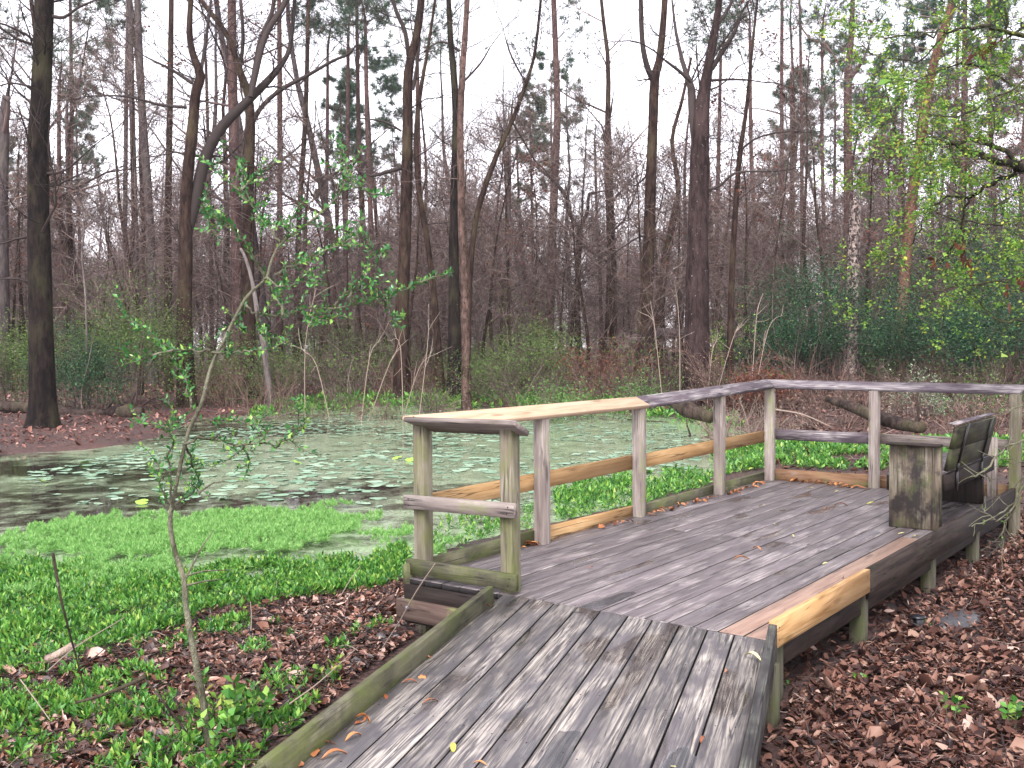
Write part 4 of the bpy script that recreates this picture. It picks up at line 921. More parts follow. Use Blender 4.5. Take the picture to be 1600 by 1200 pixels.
SB = [[(415, 436), (398, 405), (380, 378), (350, 347), (320, 327)], [(440, 380), (402, 335), (375, 300), (345, 272), (308, 243)], [(480, 350), (520, 358), (568, 364)], [(430, 428), (470, 412), (500, 398), (540, 378), (566, 362)],
      [(384, 478), (400, 488), (435, 493), (480, 482), (535, 480), (590, 470), (640, 448), (675, 432), (706, 424)], [(540, 468), (565, 437), (590, 405), (606, 384)], [(520, 476), (548, 455), (575, 452)], [(600, 470), (612, 490), (620, 508)],
      [(330, 548), (300, 548), (268, 545), (232, 516), (196, 492)], [(270, 546), (230, 560), (192, 562)], [(333, 550), (370, 549), (400, 548), (436, 546)], [(300, 640), (290, 600), (275, 572), (258, 545)], [(542, 280), (575, 300), (604, 302)],
      [(530, 300), (540, 262), (536, 236)], [(440, 380), (460, 330), (476, 315)], [(375, 300), (390, 285), (414, 270)], [(350, 347), (330, 335), (318, 330)], [(400, 335), (420, 350), (450, 352)], [(415, 436), (455, 450), (482, 425)],
      [(288, 692), (320, 683), (370, 695), (430, 692), (460, 680), (480, 660)], [(378, 695), (390, 715), (385, 725)], [(288, 700), (305, 735), (312, 775)], [(300, 665), (270, 668), (240, 664), (205, 660)], [(268, 790), (252, 765), (246, 720)], [(269, 792), (266, 740), (268, 690), (262, 665)],
      [(269, 795), (285, 780), (300, 770), (305, 740), (298, 710)], [(292, 660), (330, 655), (372, 660), (400, 665)], [(470, 488), (500, 500), (520, 498)], [(400, 490), (410, 520), (436, 528)], [(384, 478), (370, 505), (385, 520)], [(440, 492), (432, 460), (440, 445)]]
g = Geo(); f = Geo(); n_old = 0
for L in SB:
    dd = rng.uniform(-.35, .35); Q = px3(L, D0, dd); Q_, _r = smooth(Q, np.ones(len(Q)), 4); Q_ = Q_+rng.normal(0, .006, Q_.shape); tube(g, Q_-base, np.linspace(.0065, .0022, len(Q_)), 5)
    k0 = len(Q_)//5; sap_leaves(f, (Q_-base)[k0:], .028, .020, asp=.5)
    for j in range(max(2, int(len(Q_)*.45))):
        i = rng.integers(k0, len(Q_)-1); tw, _ = wander(Q_[i]-base, unit(Q_[i+1]-Q_[i])*.7+rv(.6), .06+.12*rng.random(), 3, .2, .1); tube(g, tw, np.linspace(.0025, .0012, 4), 4, cap_=False); sap_leaves(f, tw, .026, .018)
sap_leaves(f, (P_-base)[-14:], .032, .022)
for L in ([(290, 905), (312, 860), (334, 828)], [(288, 900), (320, 892), (362, 890)], [(290, 915), (320, 908), (345, 905)], [(310, 770), (332, 755), (352, 752)]):
    Q = px3(L); tube(g, Q-base, np.linspace(.006, .0018, len(Q)), 5)
obj('branches', g.mesh('sapling_branches', M_SAPB, True), sap); obj('foliage', f.mesh('sapling_foliage', M_SAPL), sap)
# leafy sprouts round the foot of the sapling
def sprout(label, x, y, h, n, sz, lm, group=None):
    B = bz(x, y, -.36); B[2] = hz(B[0], B[1]); o = empty('seedling', B, label, 'seedling', group); g = Geo(); f = Geo()
    for j in range(n):
        w_, _ = wander((rng.normal(0, .02), rng.normal(0, .02), 0), (rng.normal(0, .35), rng.normal(0, .35), 1), h*(.6+.5*rng.random()), 5, .12); tube(g, w_, np.linspace(.003, .0012, 6), 4); sap_leaves(f, w_[2:], sz, .028, asp=.7)
    obj('stems', g.mesh('seedling_stems', M_SAPB), o); obj('foliage', f.mesh('seedling_foliage', lm), o)
for a in (('broad leaved green seedling right at the foot of the sapling', 372, 1185, .32, 6, .055, M_GREENPL), ('bright seedling a little above and left of the ramp curb end', 395, 1150, .30, 4, .055, M_GREENPL), ('light green seedling climbing against the sapling stem', 322, 1140, .22, 3, .05, M_SPRING),
          ('yellow green seedling leaning on the ramp curb', 520, 1080, .20, 3, .05, M_SPRING), ('green seedling in the brown leaf litter at the right edge', 1580, 1150, .2, 4, .045, M_GREENPL), ('tiny green seedling near the black stake', 1450, 985, .07, 2, .03, M_SAPL), ('green seedling on the litter at the bottom right', 1490, 1135, .14, 3, .04, M_GREENPL),
          ('tiny green seedling next to the ramp post', 1225, 1080, .07, 2, .03, M_SAPL), ('small pale green seedling in the middle of the right leaf litter', 1340, 1072, .06, 2, .035, M_GREENPL)): sprout(*a)

# spring-green tree whose limbs hang in from the right
TR = at(1810, 560, 8.2); tb = np.array([TR[0], TR[1], hz(TR[0], TR[1])])
tree = empty('spring_tree', tb, 'small tree with mossy limbs and fresh yellow green leaves reaching in from the right edge', 'tree')
topz = at(1760, 250, 8.2)
trk = np.array([tb-np.array([0, 0, .2]), tb+np.array([.02, .05, .9]), at(1790, 380, 8.2), at(1775, 262, 8.2), at(1800, 150, 8.2), at(1790, 20, 8.2), at(1780, -150, 8.2)])
P_, w_ = smooth(trk, np.array([.14, .11, .10, .095, .08, .065, .04]), 4); g = Geo(); tube(g, P_-tb, w_, 12); obj('trunk', g.mesh('spring_tree_trunk', M_MOSSL, True), tree)
LB = [([(1775, 262, 15), (1690, 275, 14), (1600, 264, 13), (1550, 248, 10), (1500, 228, 8), (1482, 224, 5)], 0), ([(1600, 264, 9), (1575, 240, 8), (1552, 225, 7), (1525, 217, 6), (1500, 221, 5), (1483, 225, 4)], .1), ([(1600, 264, 9), (1570, 274, 7), (1530, 298, 6), (1512, 310, 5), (1480, 306, 4), (1455, 330, 3), (1440, 358, 2)], .2),
      ([(1512, 310, 4), (1505, 345, 3.5), (1490, 382, 3), (1470, 415, 2)], .3), ([(1484, 224, 4), (1450, 216, 3.5), (1420, 222, 3), (1380, 240, 2.5), (1335, 270, 1.5)], .3), ([(1800, 120, 12), (1700, 85, 10), (1600, 58, 8), (1560, 46, 6), (1520, 42, 5), (1480, 48, 4), (1430, 58, 3), (1380, 60, 2)], -.3),
      ([(1572, 48, 5), (1570, 20, 4), (1572, -30, 4)], 0), ([(1480, 48, 3), (1440, 95, 2.5), (1400, 92, 2.5), (1350, 78, 2), (1322, 62, 1.5)], .2), ([(1440, 358, 2.5), (1420, 385, 2), (1385, 425, 2), (1352, 466, 1.2)], .2), ([(1700, 300, 6), (1640, 330, 5), (1600, 345, 4), (1560, 350, 3), (1500, 345, 2), (1440, 325, 1.5)], -.4),
      ([(1700, 400, 5), (1600, 432, 3.5), (1540, 440, 2.5), (1470, 452, 2), (1420, 452, 1.5)], -.2), ([(1790, 330, 8), (1700, 350, 6), (1590, 300, 3), (1500, 380, 2), (1450, 420, 1.2)], .6), ([(1790, 60, 8), (1650, 110, 5), (1560, 150, 3), (1500, 180, 2.4), (1420, 175, 1.5)], -.6), ([(1780, 200, 7), (1660, 170, 5), (1580, 130, 3.5), (1500, 100, 2.5), (1400, 140, 1.5), (1340, 165, 1)], .4),
      ([(1780, 420, 6), (1690, 470, 5), (1620, 500, 4), (1560, 500, 3), (1530, 470, 2)], .1), ([(1780, 0, 7), (1650, 10, 5), (1540, 80, 3), (1450, 120, 2), (1360, 110, 1.2)], .8)]
g = Geo(); f = Geo(); tips = []
Pt = dict(max=2, n=[5, 4, 3], kids=[5, 4, 3], curl=.22, up=-.01, sides=[4, 3, 3], ang=.8, lr=.5, rmin=.0018, t0=.2)
for L, dd in LB:
    D = 8.2+rng.uniform(-.5, .5)*0; Q = stem_at(L, D, dd*2); Q_, r_ = smooth(Q, np.array([l[2] for l in L])*D/F*.5, 4); Q_[1:] += rng.normal(0, .012, Q_[1:].shape); tube(g, Q_-tb, r_, 7)
    Lt = np.linalg.norm(np.diff(Q_, axis=0), axis=1).sum()
    for j in range(int(Lt*8.5)):
        i = rng.integers(2, len(Q_)-1); grow(g, tips, Q_[i]-tb, unit(Q_[i+1]-Q_[i])+rv(.6), .25+.5*rng.random(), max(min(r_[i]*.35, .006), .0025), 1 if rng.random() < .7 else 0, Pt)
obj('branches', g.mesh('spring_tree_branches', M_MOSSL), tree)
T = np.array([t[0] for t in tips]); T2 = np.array([t[2] for t in tips]); n = len(T)
cc = np.concatenate([T, T2, (T+T2)/2]); cc = cc[rng.random(len(cc)) < .72]; cc = np.repeat(cc, 3, 0)
leaves(f, cc+rng.normal(0, .018, cc.shape), .029, .3, .6)
ii = rng.integers(0, n, 40); leaves(f, T[ii], .085, -.5, .6)
obj('foliage', f.mesh('spring_tree_foliage', M_SPRING), tree)
f = Geo()
for (x, y, k, s) in ((1530, 80, 6, .12), (1558, 70, 4, .12), (1500, 395, 6, .10), (1470, 410, 4, .09), (1515, 415, 4, .10), (1595, 440, 5, .12), (1575, 475, 4, .09)):
    c_ = at(x, y, 8.4)-tb; dn = np.tile(np.array([0, 0, -1.]), (k, 1)); leaves(f, c_+rng.normal(0, .04, (k, 3))+np.array([0, 0, .06]), s, dirs=dn+rng.normal(0, .3, (k, 3)), asp=.42)
obj('dead_leaves', f.mesh('dead_leaves', M_RUST), tree)
# bare lichened twigs low at the right edge
tw0 = at(1660, 640, 6.6); tb2 = np.array([at(1700, 700, 6.6)[0], at(1700, 700, 6.6)[1], 0]); tb2[2] = hz(tb2[0], tb2[1])
bs = empty('bare_shrub', tb2, 'bare lichen grey twigs hanging over the platform corner at the right edge', 'shrub')
g = Geo(); f = Geo()
st = [tb2, at(1700, 800, 6.6), at(1690, 700, 6.6), at(1680, 600, 6.6)]; P_, r_ = smooth(np.array(st), np.array([.02, .018, .014, .008]), 4); tube(g, P_-tb2, r_, 7)
obj('stem', g.mesh('stem', M_SAPB), bs); g = Geo()
for L in ([(1690, 690, 6), (1600, 690, 4), (1565, 706, 4), (1540, 735, 4), (1512, 748, 2)], [(1600, 735, 4), (1598, 750, 4), (1585, 785, 4), (1555, 808, 3), (1520, 820, 2)], [(1590, 770, 4), (1580, 800, 3), (1570, 822, 3), (1566, 850, 1.5)], [(1640, 640, 4), (1600, 635, 3), (1575, 641, 2.5), (1550, 645, 1.5)],
          [(1575, 812, 2.5), (1570, 835, 2), (1562, 852, 1)], [(1540, 735, 2.5), (1546, 752, 2)], [(1680, 660, 5), (1620, 720, 4), (1598, 762, 4), (1578, 800, 2.5), (1552, 815, 1.5)], [(1640, 720, 3), (1600, 722, 2.5), (1570, 716, 1.5)], [(1555, 812, 2), (1545, 805, 1), (1530, 790, .8)]):
    Q = stem_at(L, 6.6, rng.uniform(-.1, .1)); Q_, r_ = smooth(Q, np.array([l[2] for l in L])*6.6/F*.42, 4); Q_[1:] += rng.normal(0, .006, Q_[1:].shape); tube(g, Q_-tb2, r_, 6); sap_leaves(f, (Q_-tb2)[6:], .022, .16)
    for j in range(4):
        i = rng.integers(3, len(Q_)-1); w_, _ = wander(Q_[i]-tb2, unit(Q_[i+1]-Q_[i])+rv(.6), .08+.16*rng.random(), 3, .2); tube(g, w_, np.linspace(.003, .0015, 4), 4, cap_=False)
obj('twigs', g.mesh('twigs', M_SAPB, True), bs); obj('foliage', f.mesh('foliage', M_SPRING), bs)

# ------------------------------------------------------------------ ground cover, litter, pond plants
def in_px(poly, z, n):
    """n points spread evenly over the ground area enclosed by a picture outline laid on height z"""
    Q = np.array([bz(x, y, z)[:2] for x, y in poly]); lo, hi = Q.min(0), Q.max(0); out = []
    while sum(len(o) for o in out) < n:
        P = lo+(hi-lo)*rng.random((n*2, 2)); out.append(P[inside(Q, P)])
    return np.concatenate(out)[:n]
def platform_mask(P):
    a = (P[:, 0] > -.05) & (P[:, 0] < 5.7) & (P[:, 1] > -.2) & (P[:, 1] < 2.36)
    lx = P[:, 0]*cT+P[:, 1]*math.sin(TH); ly = -P[:, 0]*math.sin(TH)+P[:, 1]*cT
    return a | ((lx < .45) & (ly > -.22) & (ly < 1.52) & (P[:, 0] < .1))
def litter(P, sz, mt, name, label, lift=.0, curl=.8, asp=.42):
    n = len(P); z = np.maximum(H(P), WZ); g = Geo()
    a = rng.random(n)*6.28; tilt = rng.normal(0, .5, (n, 2)); L = sz*(.3+1.1*rng.random(n)+1.2*rng.random(n)**6); w = L*asp*(.3+1.5*rng.random(n)**2.2)*.5
    d = np.stack([np.cos(a), np.sin(a), tilt[:, 0]], 1); s = np.stack([-np.sin(a), np.cos(a), tilt[:, 1]], 1); nn = np.cross(d, s)
    c = np.column_stack([P, z+lift+rng.random(n)*.03+.006]); k = (curl*rng.random(n)*w)[:, None]; L = L[:, None]/2; w = w[:, None]
    # six-point curled leaf
    V = [c-d*L, c-d*L*.4+s*w+nn*k, c+d*L*.35+s*w*.85+nn*k, c+d*L+nn*k*.8, c+d*L*.35-s*w*.8+nn*k*.9, c-d*L*.4-s*w+nn*k, c-d*L*.1-nn*k*.3]
    v = np.stack(V, 1).reshape(-1, 3); i = np.arange(n)[:, None]*7
    t = np.concatenate([i+np.array(x) for x in ((0, 6, 1), (1, 6, 2), (2, 6, 3), (3, 6, 4), (4, 6, 5), (5, 6, 0))]); g.add(v, t=t)
    o = obj(name, g.mesh(name, mt, True)); o['kind'] = 'stuff'; tag(o, label, 'leaf litter'); return o
P = in_px([(1130, 1290), (1195, 1060), (1210, 1010), (1360, 930), (1610, 800), (1900, 820), (1900, 1290)], -.38, 78000)
P = P[~platform_mask(P) | (rng.random(len(P)) < .15)]; keep = (.8*wav(P, 1.4, 1.)+.5*wav(P, 5.2, 1.)+rng.normal(0, .35, len(P))) > -.45; litter(P[keep], .042, M_LITTER, 'leaf_litter', 'reddish brown fallen leaves covering the ground right of the platform')
P = in_px([(-100, 1290), (-60, 1060), (100, 1010), (300, 965), (480, 935), (640, 905), (700, 960), (420, 1180), (340, 1290)], -.38, 24000)
P = P[~platform_mask(P)]; keep = (wav(P, 1.8, 2.)+(P[:, 0]+2)*.25-(P[:, 1]-3)*.3+rng.normal(0, .5, len(P))) > -.35; litter(P[keep], .042, M_LITTERL, 'leaf_litter', 'wet brown fallen leaves between the sapling and the platform')
P = in_px([(-250, 705), (-250, 600), (200, 596), (560, 594), (900, 600), (1180, 606), (1180, 660), (1050, 640), (760, 632), (500, 632), (330, 655), (200, 695), (0, 708)], -.3, 36000)
P = P[sdist(POND, P) > .15]; litter(P, .075, M_LITTER2, 'leaf_litter', 'pinkish brown fallen leaves carpeting the far bank', 0)
P = in_px([(1190, 735), (1190, 640), (1300, 606), (1700, 606), (1700, 830), (1600, 800)], -.38, 9000); P = P[~platform_mask(P)]; litter(P, .085, M_LITTER, 'leaf_litter', 'brown leaves and debris behind the far railing')

def rosettes(P, h, k, sz, mt, name, label, asp=.34, lift=0., spread=.8, stem=True):
    """leafy shoots: k leaves each, leaning out and up"""
    n = len(P); z = np.maximum(H(P), WZ)+lift; hh = h*(.5+.8*rng.random(n)); C_ = []; D_ = []
    lean = rng.normal(0, .22, (n, 2))
    for j in range(k):
        t = (j+.6)/k; a = j*2.4+rng.random(n)*.6; el = .25+1.0*t
        C_.append(np.column_stack([P+lean*(hh*t)[:, None], z+hh*t*.85])); D_.append(np.stack([np.cos(a)*np.cos(el)*spread+lean[:, 0], np.sin(a)*np.cos(el)*spread+lean[:, 1], np.full(n, math.sin(el))], 1))
    C_ = np.stack(C_, 1).reshape(-1, 3); D_ = np.stack(D_, 1).reshape(-1, 3); vs = np.repeat(np.clip(.55+.25*wav(P, 2.7, 5.)+.5*rng.random(n)+.2, .35, 1.4), k); g = Geo(); leaves(g, C_, sz*vs, dirs=D_, asp=asp*(.8+.5*rng.random(n*k)), bend=.35)
    o = obj(name, g.mesh(name, mt)); o['kind'] = 'stuff'; tag(o, label, 'ground cover'); return o
# broad-leaved shoots of the near shore: thick by the water, thinning towards the litter
P = in_px([(-120, 900), (0, 872), (300, 885), (450, 870), (560, 868), (636, 850), (640, 900), (600, 930), (480, 950), (330, 975), (150, 1040), (-120, 1100)], -.4, 11000)
k_ = .7*wav(P, 2.1, .5)+.8*wav(P, 5.3, 1.)+.5*wav(P, 12, 1.)+rng.normal(0, .2, len(P)) > -.25; rosettes(P[k_], .08, 10, .045, M_GREENPL, 'shore_plants', 'thick green leafy shoots on the wet near shore')
P = in_px([(-120, 1290), (-120, 990), (150, 990), (330, 950), (480, 945), (600, 930), (640, 960), (430, 1180), (350, 1290)], -.38, 6500); P = P[~platform_mask(P)]
k_ = .6*wav(P, 3.1, 3.5)+.6*wav(P, 8, 1.5)-(P[:, 0]+1.5)*.34+.4*wav(P, 14, 2.)+rng.normal(0, .2, len(P)) > .28; rosettes(P[k_], .065, 10, .040, M_GREENPL, 'ground_plants', 'scattered green shoots among the leaves left of the ramp')
P = in_px([(870, 815), (866, 770), (930, 750), (1000, 742), (1100, 738), (1108, 770), (1000, 800)], -.44, 1100); P = P[.7*wav(P, 2.2, 1.)+.6*wav(P, 6, .3)+rng.normal(0, .3, len(P)) > -.1]; rosettes(P, .10, 8, .065, M_GREENPL, 'emergent_plants', 'bright emergent plants in the water behind the left railing', lift=.0)
P = in_px([(1110, 745), (1120, 690), (1200, 695), (1400, 700), (1620, 700), (1620, 745), (1385, 745), (1215, 740)], -.42, 3600); P = P[(P[:, 0] > 5.8)]
k_ = .8*wav(P, 1.3, 3.)+.7*wav(P, 4, 1)+rng.normal(0, .35, len(P)) > .0; rosettes(P[k_], .10, 9, .075, M_GREENPL, 'bank_plants', 'green leafy plants on the bank behind the far railing')
P = in_px([(380, 655), (420, 636), (640, 626), (760, 622), (900, 632), (1050, 640), (1165, 668), (1120, 690), (1050, 655), (900, 645), (640, 638), (480, 645)], -.45, 1100); k_ = wav(P, .8, 3.)+rng.normal(0, .4, len(P)) > -.15
rosettes(P[k_], .16, 8, .15, M_GREENPL, 'bank_plants', 'green plants fringing the far waterline')
P = in_px([(672, 870), (690, 815), (800, 800), (835, 790), (835, 830), (780, 850)], -.45, 260); rosettes(P[::2], .09, 8, .045, M_GREENPL, 'emergent_plants', 'dark green plants in the shallow water behind the front posts')
# feathery floating plants: pale green froth of fine whorls
def feather(poly, n, h, name, label, th=-.6):
    P = in_px(poly, WZ, n); ed = -sdist(np.array([bz(x, y, WZ)[:2] for x, y in poly]), P)
    k_ = .9*wav(P, 1.7, 1.7)+.7*wav(P, 4.7, .4)+.5*wav(P, 11, 2.)+rng.normal(0, .2, len(P))+1.5*np.clip(ed/1.1, 0, 1)-1.25 > th; P = P[k_]; n = len(P); z = WZ+.012+.022*(wav(P, 5., .3)+1)
    hh = h*(.4+1.1*rng.random(n)**1.5); k = 34; C_ = []; D_ = []
    for j in range(k):
        t = (j+.5)/k; a = j*2.4+rng.random(n); el = 1.45*t**.8; C_.append(np.column_stack([P, z+hh*(.35+.25*t)])); D_.append(np.stack([np.cos(a)*math.cos(el), np.sin(a)*math.cos(el), np.full(n, math.sin(el))], 1)*2.5)
    C_ = np.stack(C_, 1).reshape(-1, 3); D_ = np.stack(D_, 1).reshape(-1, 3); g = Geo(); leaves(g, C_, .046, dirs=D_, asp=.11, bend=.1)
    o = obj(name, g.mesh(name, M_FEATHER)); o['kind'] = 'stuff'; tag(o, label, 'water plants')
feather([(-120, 870), (0, 838), (100, 820), (230, 808), (400, 795), (540, 792), (620, 815), (645, 840), (640, 868), (560, 872), (450, 885), (300, 895), (120, 905), (-120, 930)], 8500, .075, 'feathery_plants', 'bright feathery pale green mat floating along the near shore', -.55)
feather([(-120, 960), (0, 900), (300, 885), (450, 878), (640, 860), (640, 880), (560, 900), (300, 925), (0, 960)], 2300, .07, 'feathery_plants', 'sparse feathery plants mixed into the leafy shoots of the near shore', -.1)
feather([(640, 905), (645, 870), (700, 850), (740, 850), (700, 880)], 260, .09, 'feathery_plants', 'small feathery green patch below the front corner post', -.5)
# twiggy debris strewn on the near ground
def debris(poly, n, L, r, mt, label, z=-.37):
    P = in_px(poly, z, n); P = P[~platform_mask(P)]; g = Geo()
    for q_ in P:
        a = rng.random()*6.28; b0 = np.array([q_[0], q_[1], max(hz(*q_), WZ)+.015+rng.random()*.03]); w_, _ = wander(b0, (math.cos(a), math.sin(a), rng.normal(.02, .08)), L*(.3+rng.random()), 4, .14); w_[:, 2] = np.maximum(w_[:, 2], b0[2]-.01)
        tube(g, w_, np.linspace(r, r*.4, 5)*(.5+rng.random()), 4, cap_=False)
    o = obj('twig_debris', g.mesh('twig_debris', mt)); o['kind'] = 'stuff'; tag(o, label, 'twigs')
debris([(-100, 1290), (-60, 960), (300, 950), (640, 915), (640, 980), (430, 1180), (340, 1290)], 1500, .28, .003, M_TWIGD, 'dark fallen twigs strewn over the ground left of the ramp')
debris([(-100, 1290), (-60, 960), (300, 950), (640, 915), (640, 980), (430, 1180), (340, 1290)], 130, .3, .0026, M_CANE, 'pale dry stalks strewn over the ground left of the ramp')
debris([(1195, 1100), (1210, 1020), (1600, 830), (1800, 900), (1800, 1290), (1130, 1290)], 420, .18, .0022, M_TWIG, 'grey fallen twigs on the litter right of the ramp')
debris([(350, 650), (350, 600), (900, 600), (1180, 606), (1180, 650), (760, 632), (500, 632)], 260, 1.3, .014, M_TWIG, 'grey sticks and dead branches lying along the far bank', -.2)
debris([(1190, 720), (1190, 640), (1300, 606), (1700, 606), (1700, 760)], 240, .9, .008, M_TWIG, 'grey sticks on the bank behind the far railing')

# named sticks
def stick(label, pts, w, mt=M_CANE, D=None):
    P = np.array([at(x, y, d) for x, y, d in pts]); P_, r_ = smooth(P, np.array(w)*.5*P.shape[0]/P.shape[0], 5); B = P_[0].copy(); g = Geo(); tube(g, P_-B, r_, 6)
    o = obj('dry_stalk', g.mesh('dry_stalk', mt), None, Matrix.Translation(B)); tag(o, label, 'stalk')
stick('long curved dry stalk leaning against the front corner of the platform', [(598, 1012, 6.0), (625, 970, 5.85), (650, 925, 5.7), (680, 880, 5.6)], [.008, .008, .007, .004])
stick('thin dry stalk sticking up from the wet shore left of the platform', [(530, 935, 6.4), (548, 905, 6.4), (562, 885, 6.4)], [.006, .006, .004])
stick('thin brown stalk standing upright right of the sapling', [(392, 985, 5.6), (393, 960, 5.6), (391, 940, 5.6)], [.008, .007, .005])
stick('long pale twig slanting through the plants at the lower left', [(75, 1048, 5.1), (120, 1010, 5.3), (195, 965, 5.6)], [.006, .006, .004])
stick('crossed pale dry stalk at the lower left corner', [(32, 1062, 4.6), (60, 1100, 4.5), (78, 1125, 4.4)], [.006, .005, .004])
stick('pale straight twig lying beside the ramp curb', [(452, 1100, 4.9), (500, 1065, 5.05), (560, 1010, 5.4)], [.008, .007, .004])
# brown root clump at the left edge
B = bz(18, 925, -.42); B[2] = hz(B[0], B[1]); o = empty('root_clump', B, 'matted brown stump of dead roots at the left edge among the green plants', 'stump'); g = Geo(); g2 = Geo()
for j in range(420):
    a = rng.random()*6.28; r_ = .22*math.sqrt(rng.random()); w_, _ = wander((r_*math.cos(a), r_*math.sin(a)*.8, .0), (math.cos(a)*.5, math.sin(a)*.5, 1), .12+.16*rng.random(), 4, .3, -.25); tube(g, w_, np.linspace(.006, .002, 5), 3, cap_=False)
obj('roots', g.mesh('roots', M_REDBR), o)
tube(g2, [(0, 0, -.1), (0, 0, .06), (.01, 0, .15)], np.array([.24, .2, .08]), 12); obj('stump', g2.mesh('stump', M_LOG, True), o)

# lily pads, every one a thing; the smaller far ones as one
def pad_mesh(mt):
    g = Geo(); n = 14; a = np.linspace(.22, 2*math.pi-.22, n); r = 1+.05*np.sin(a*3)+rng.normal(0, .03, n)
    v = np.column_stack([np.cos(a)*r, np.sin(a)*r, .03*np.sin(a*2)+rng.normal(0, .012, n)]); v2 = v*.55; v2[:, 2] = rng.normal(0, .008, n)
    g.add(np.vstack([v, v2, [(0.03, 0, -.01)]]), q=[(i, i+1, n+i+1, n+i) for i in range(n-1)], t=[(n+i, n+i+1, 2*n) for i in range(n-1)]); me = g.mesh('lily_pad', mt, True); return me
pads = [pad_mesh(M_PAD1) for _ in range(4)]+[pad_mesh(M_PAD2)]
reg = [(20, 745), (200, 705), (330, 672), (500, 650), (700, 645), (1000, 650), (1100, 680), (1090, 735), (960, 745), (840, 790), (640, 800), (500, 780), (330, 785), (120, 790)]
P = in_px(reg, WZ, 4200); d = np.linalg.norm(P-CAM[:2], axis=1); P = P[(sdist(POND, P) < -.3)]; k_ = wav(P, .75, 2.)+rng.normal(0, .4, len(P)) > .0; P = P[k_]
acc = []
for q_ in P:
    s = .05+.085*rng.random()**1.5
    if all((q_[0]-a[0])**2+(q_[1]-a[1])**2 > (s+a[2])**2*.55 for a in acc[-600:]): acc.append((q_[0], q_[1], s))
acc.sort(key=lambda a: -a[2]/math.hypot(a[0]-CAM[0], a[1]-CAM[1]))
for i, (x, y, s) in enumerate(acc[:298]):
    j = 4 if i % 19 == 4 else i % 4; o = bpy.data.objects.new('lily_pad', pads[j]); C.objects.link(o); o.location = (x, y, WZ+.006+.002*(i % 4)); o.rotation_euler = (rng.normal(0, .02), rng.normal(0, .02), rng.random()*6.28); o.scale = (s, s*.9, s)
    if j == 4: o.location.z += .02; o.rotation_euler.x += .3; o.scale = (s*.75, s*.7, s); tag(o, 'raised yellow green lily pad tilting out of the pond', 'lily pad', 'yellow green lily pads')
    else: tag(o, 'flat blue green lily pad floating on the weedy pond', 'lily pad', 'flat lily pads on the pond')
g = Geo()
for (x, y, s) in acc[298:]:
    n = 9; a = np.linspace(.2, 6.08, n)+rng.random()*6; g.add(np.vstack([np.column_stack([x+s*np.cos(a), y+s*.9*np.sin(a), np.full(n, WZ+.008)+rng.normal(0, .004, n)]), [(x, y, WZ+.007)]]), t=[(i, i+1, n) for i in range(n-1)])
if g.n: o = obj('small_lily_pads', g.mesh('small_lily_pads', M_PAD)); o['kind'] = 'stuff'; tag(o, 'countless smaller lily pads farther out on the pond', 'lily pads')

# fallen leaves lying on the boards, each its own thing
def leaf_mesh(mt, kind):
    g = Geo()
    if kind == 0: n = 8; t = np.linspace(0, 1, n); w = .16*np.sin(t*math.pi)**.7+.008; z = .12*np.sin(t*3+1)+.0
    elif kind == 1: n = 8; t = np.linspace(0, 1, n); w = .10*np.sin(t*math.pi)**.6+.006; z = .22*np.sin(t*math.pi)
    else: n = 10; t = np.linspace(0, 1, n); w = .10+.24*np.abs(np.sin(t*math.pi*2.5))*np.sin(t*math.pi); z = .1*np.sin(t*5)
    x = t-.5; v = np.vstack([np.column_stack([x, w, z+.10]), np.column_stack([x, x*0, z+.04]), np.column_stack([x, -w, z+.12])])
    g.add(v, q=[(k*n+i, k*n+i+1, (k+1)*n+i+1, (k+1)*n+i) for k in (0, 1) for i in range(n-1)]); return g.mesh('fallen_leaf', mt, True)
lm = [leaf_mesh(M_FALLEN, 0), leaf_mesh(M_FALLEN, 1), leaf_mesh(M_FALLEN, 2), leaf_mesh(M_FALLENY, 0), leaf_mesh(M_FALLENY, 1)]
def deckz(P): return .004 if P[0] > 0 else .004+.02*P[0]
LV = [(582, 855, 2, .13, 'star shaped pink brown leaf behind the front corner post'), (770, 858, 2, .1, None)]
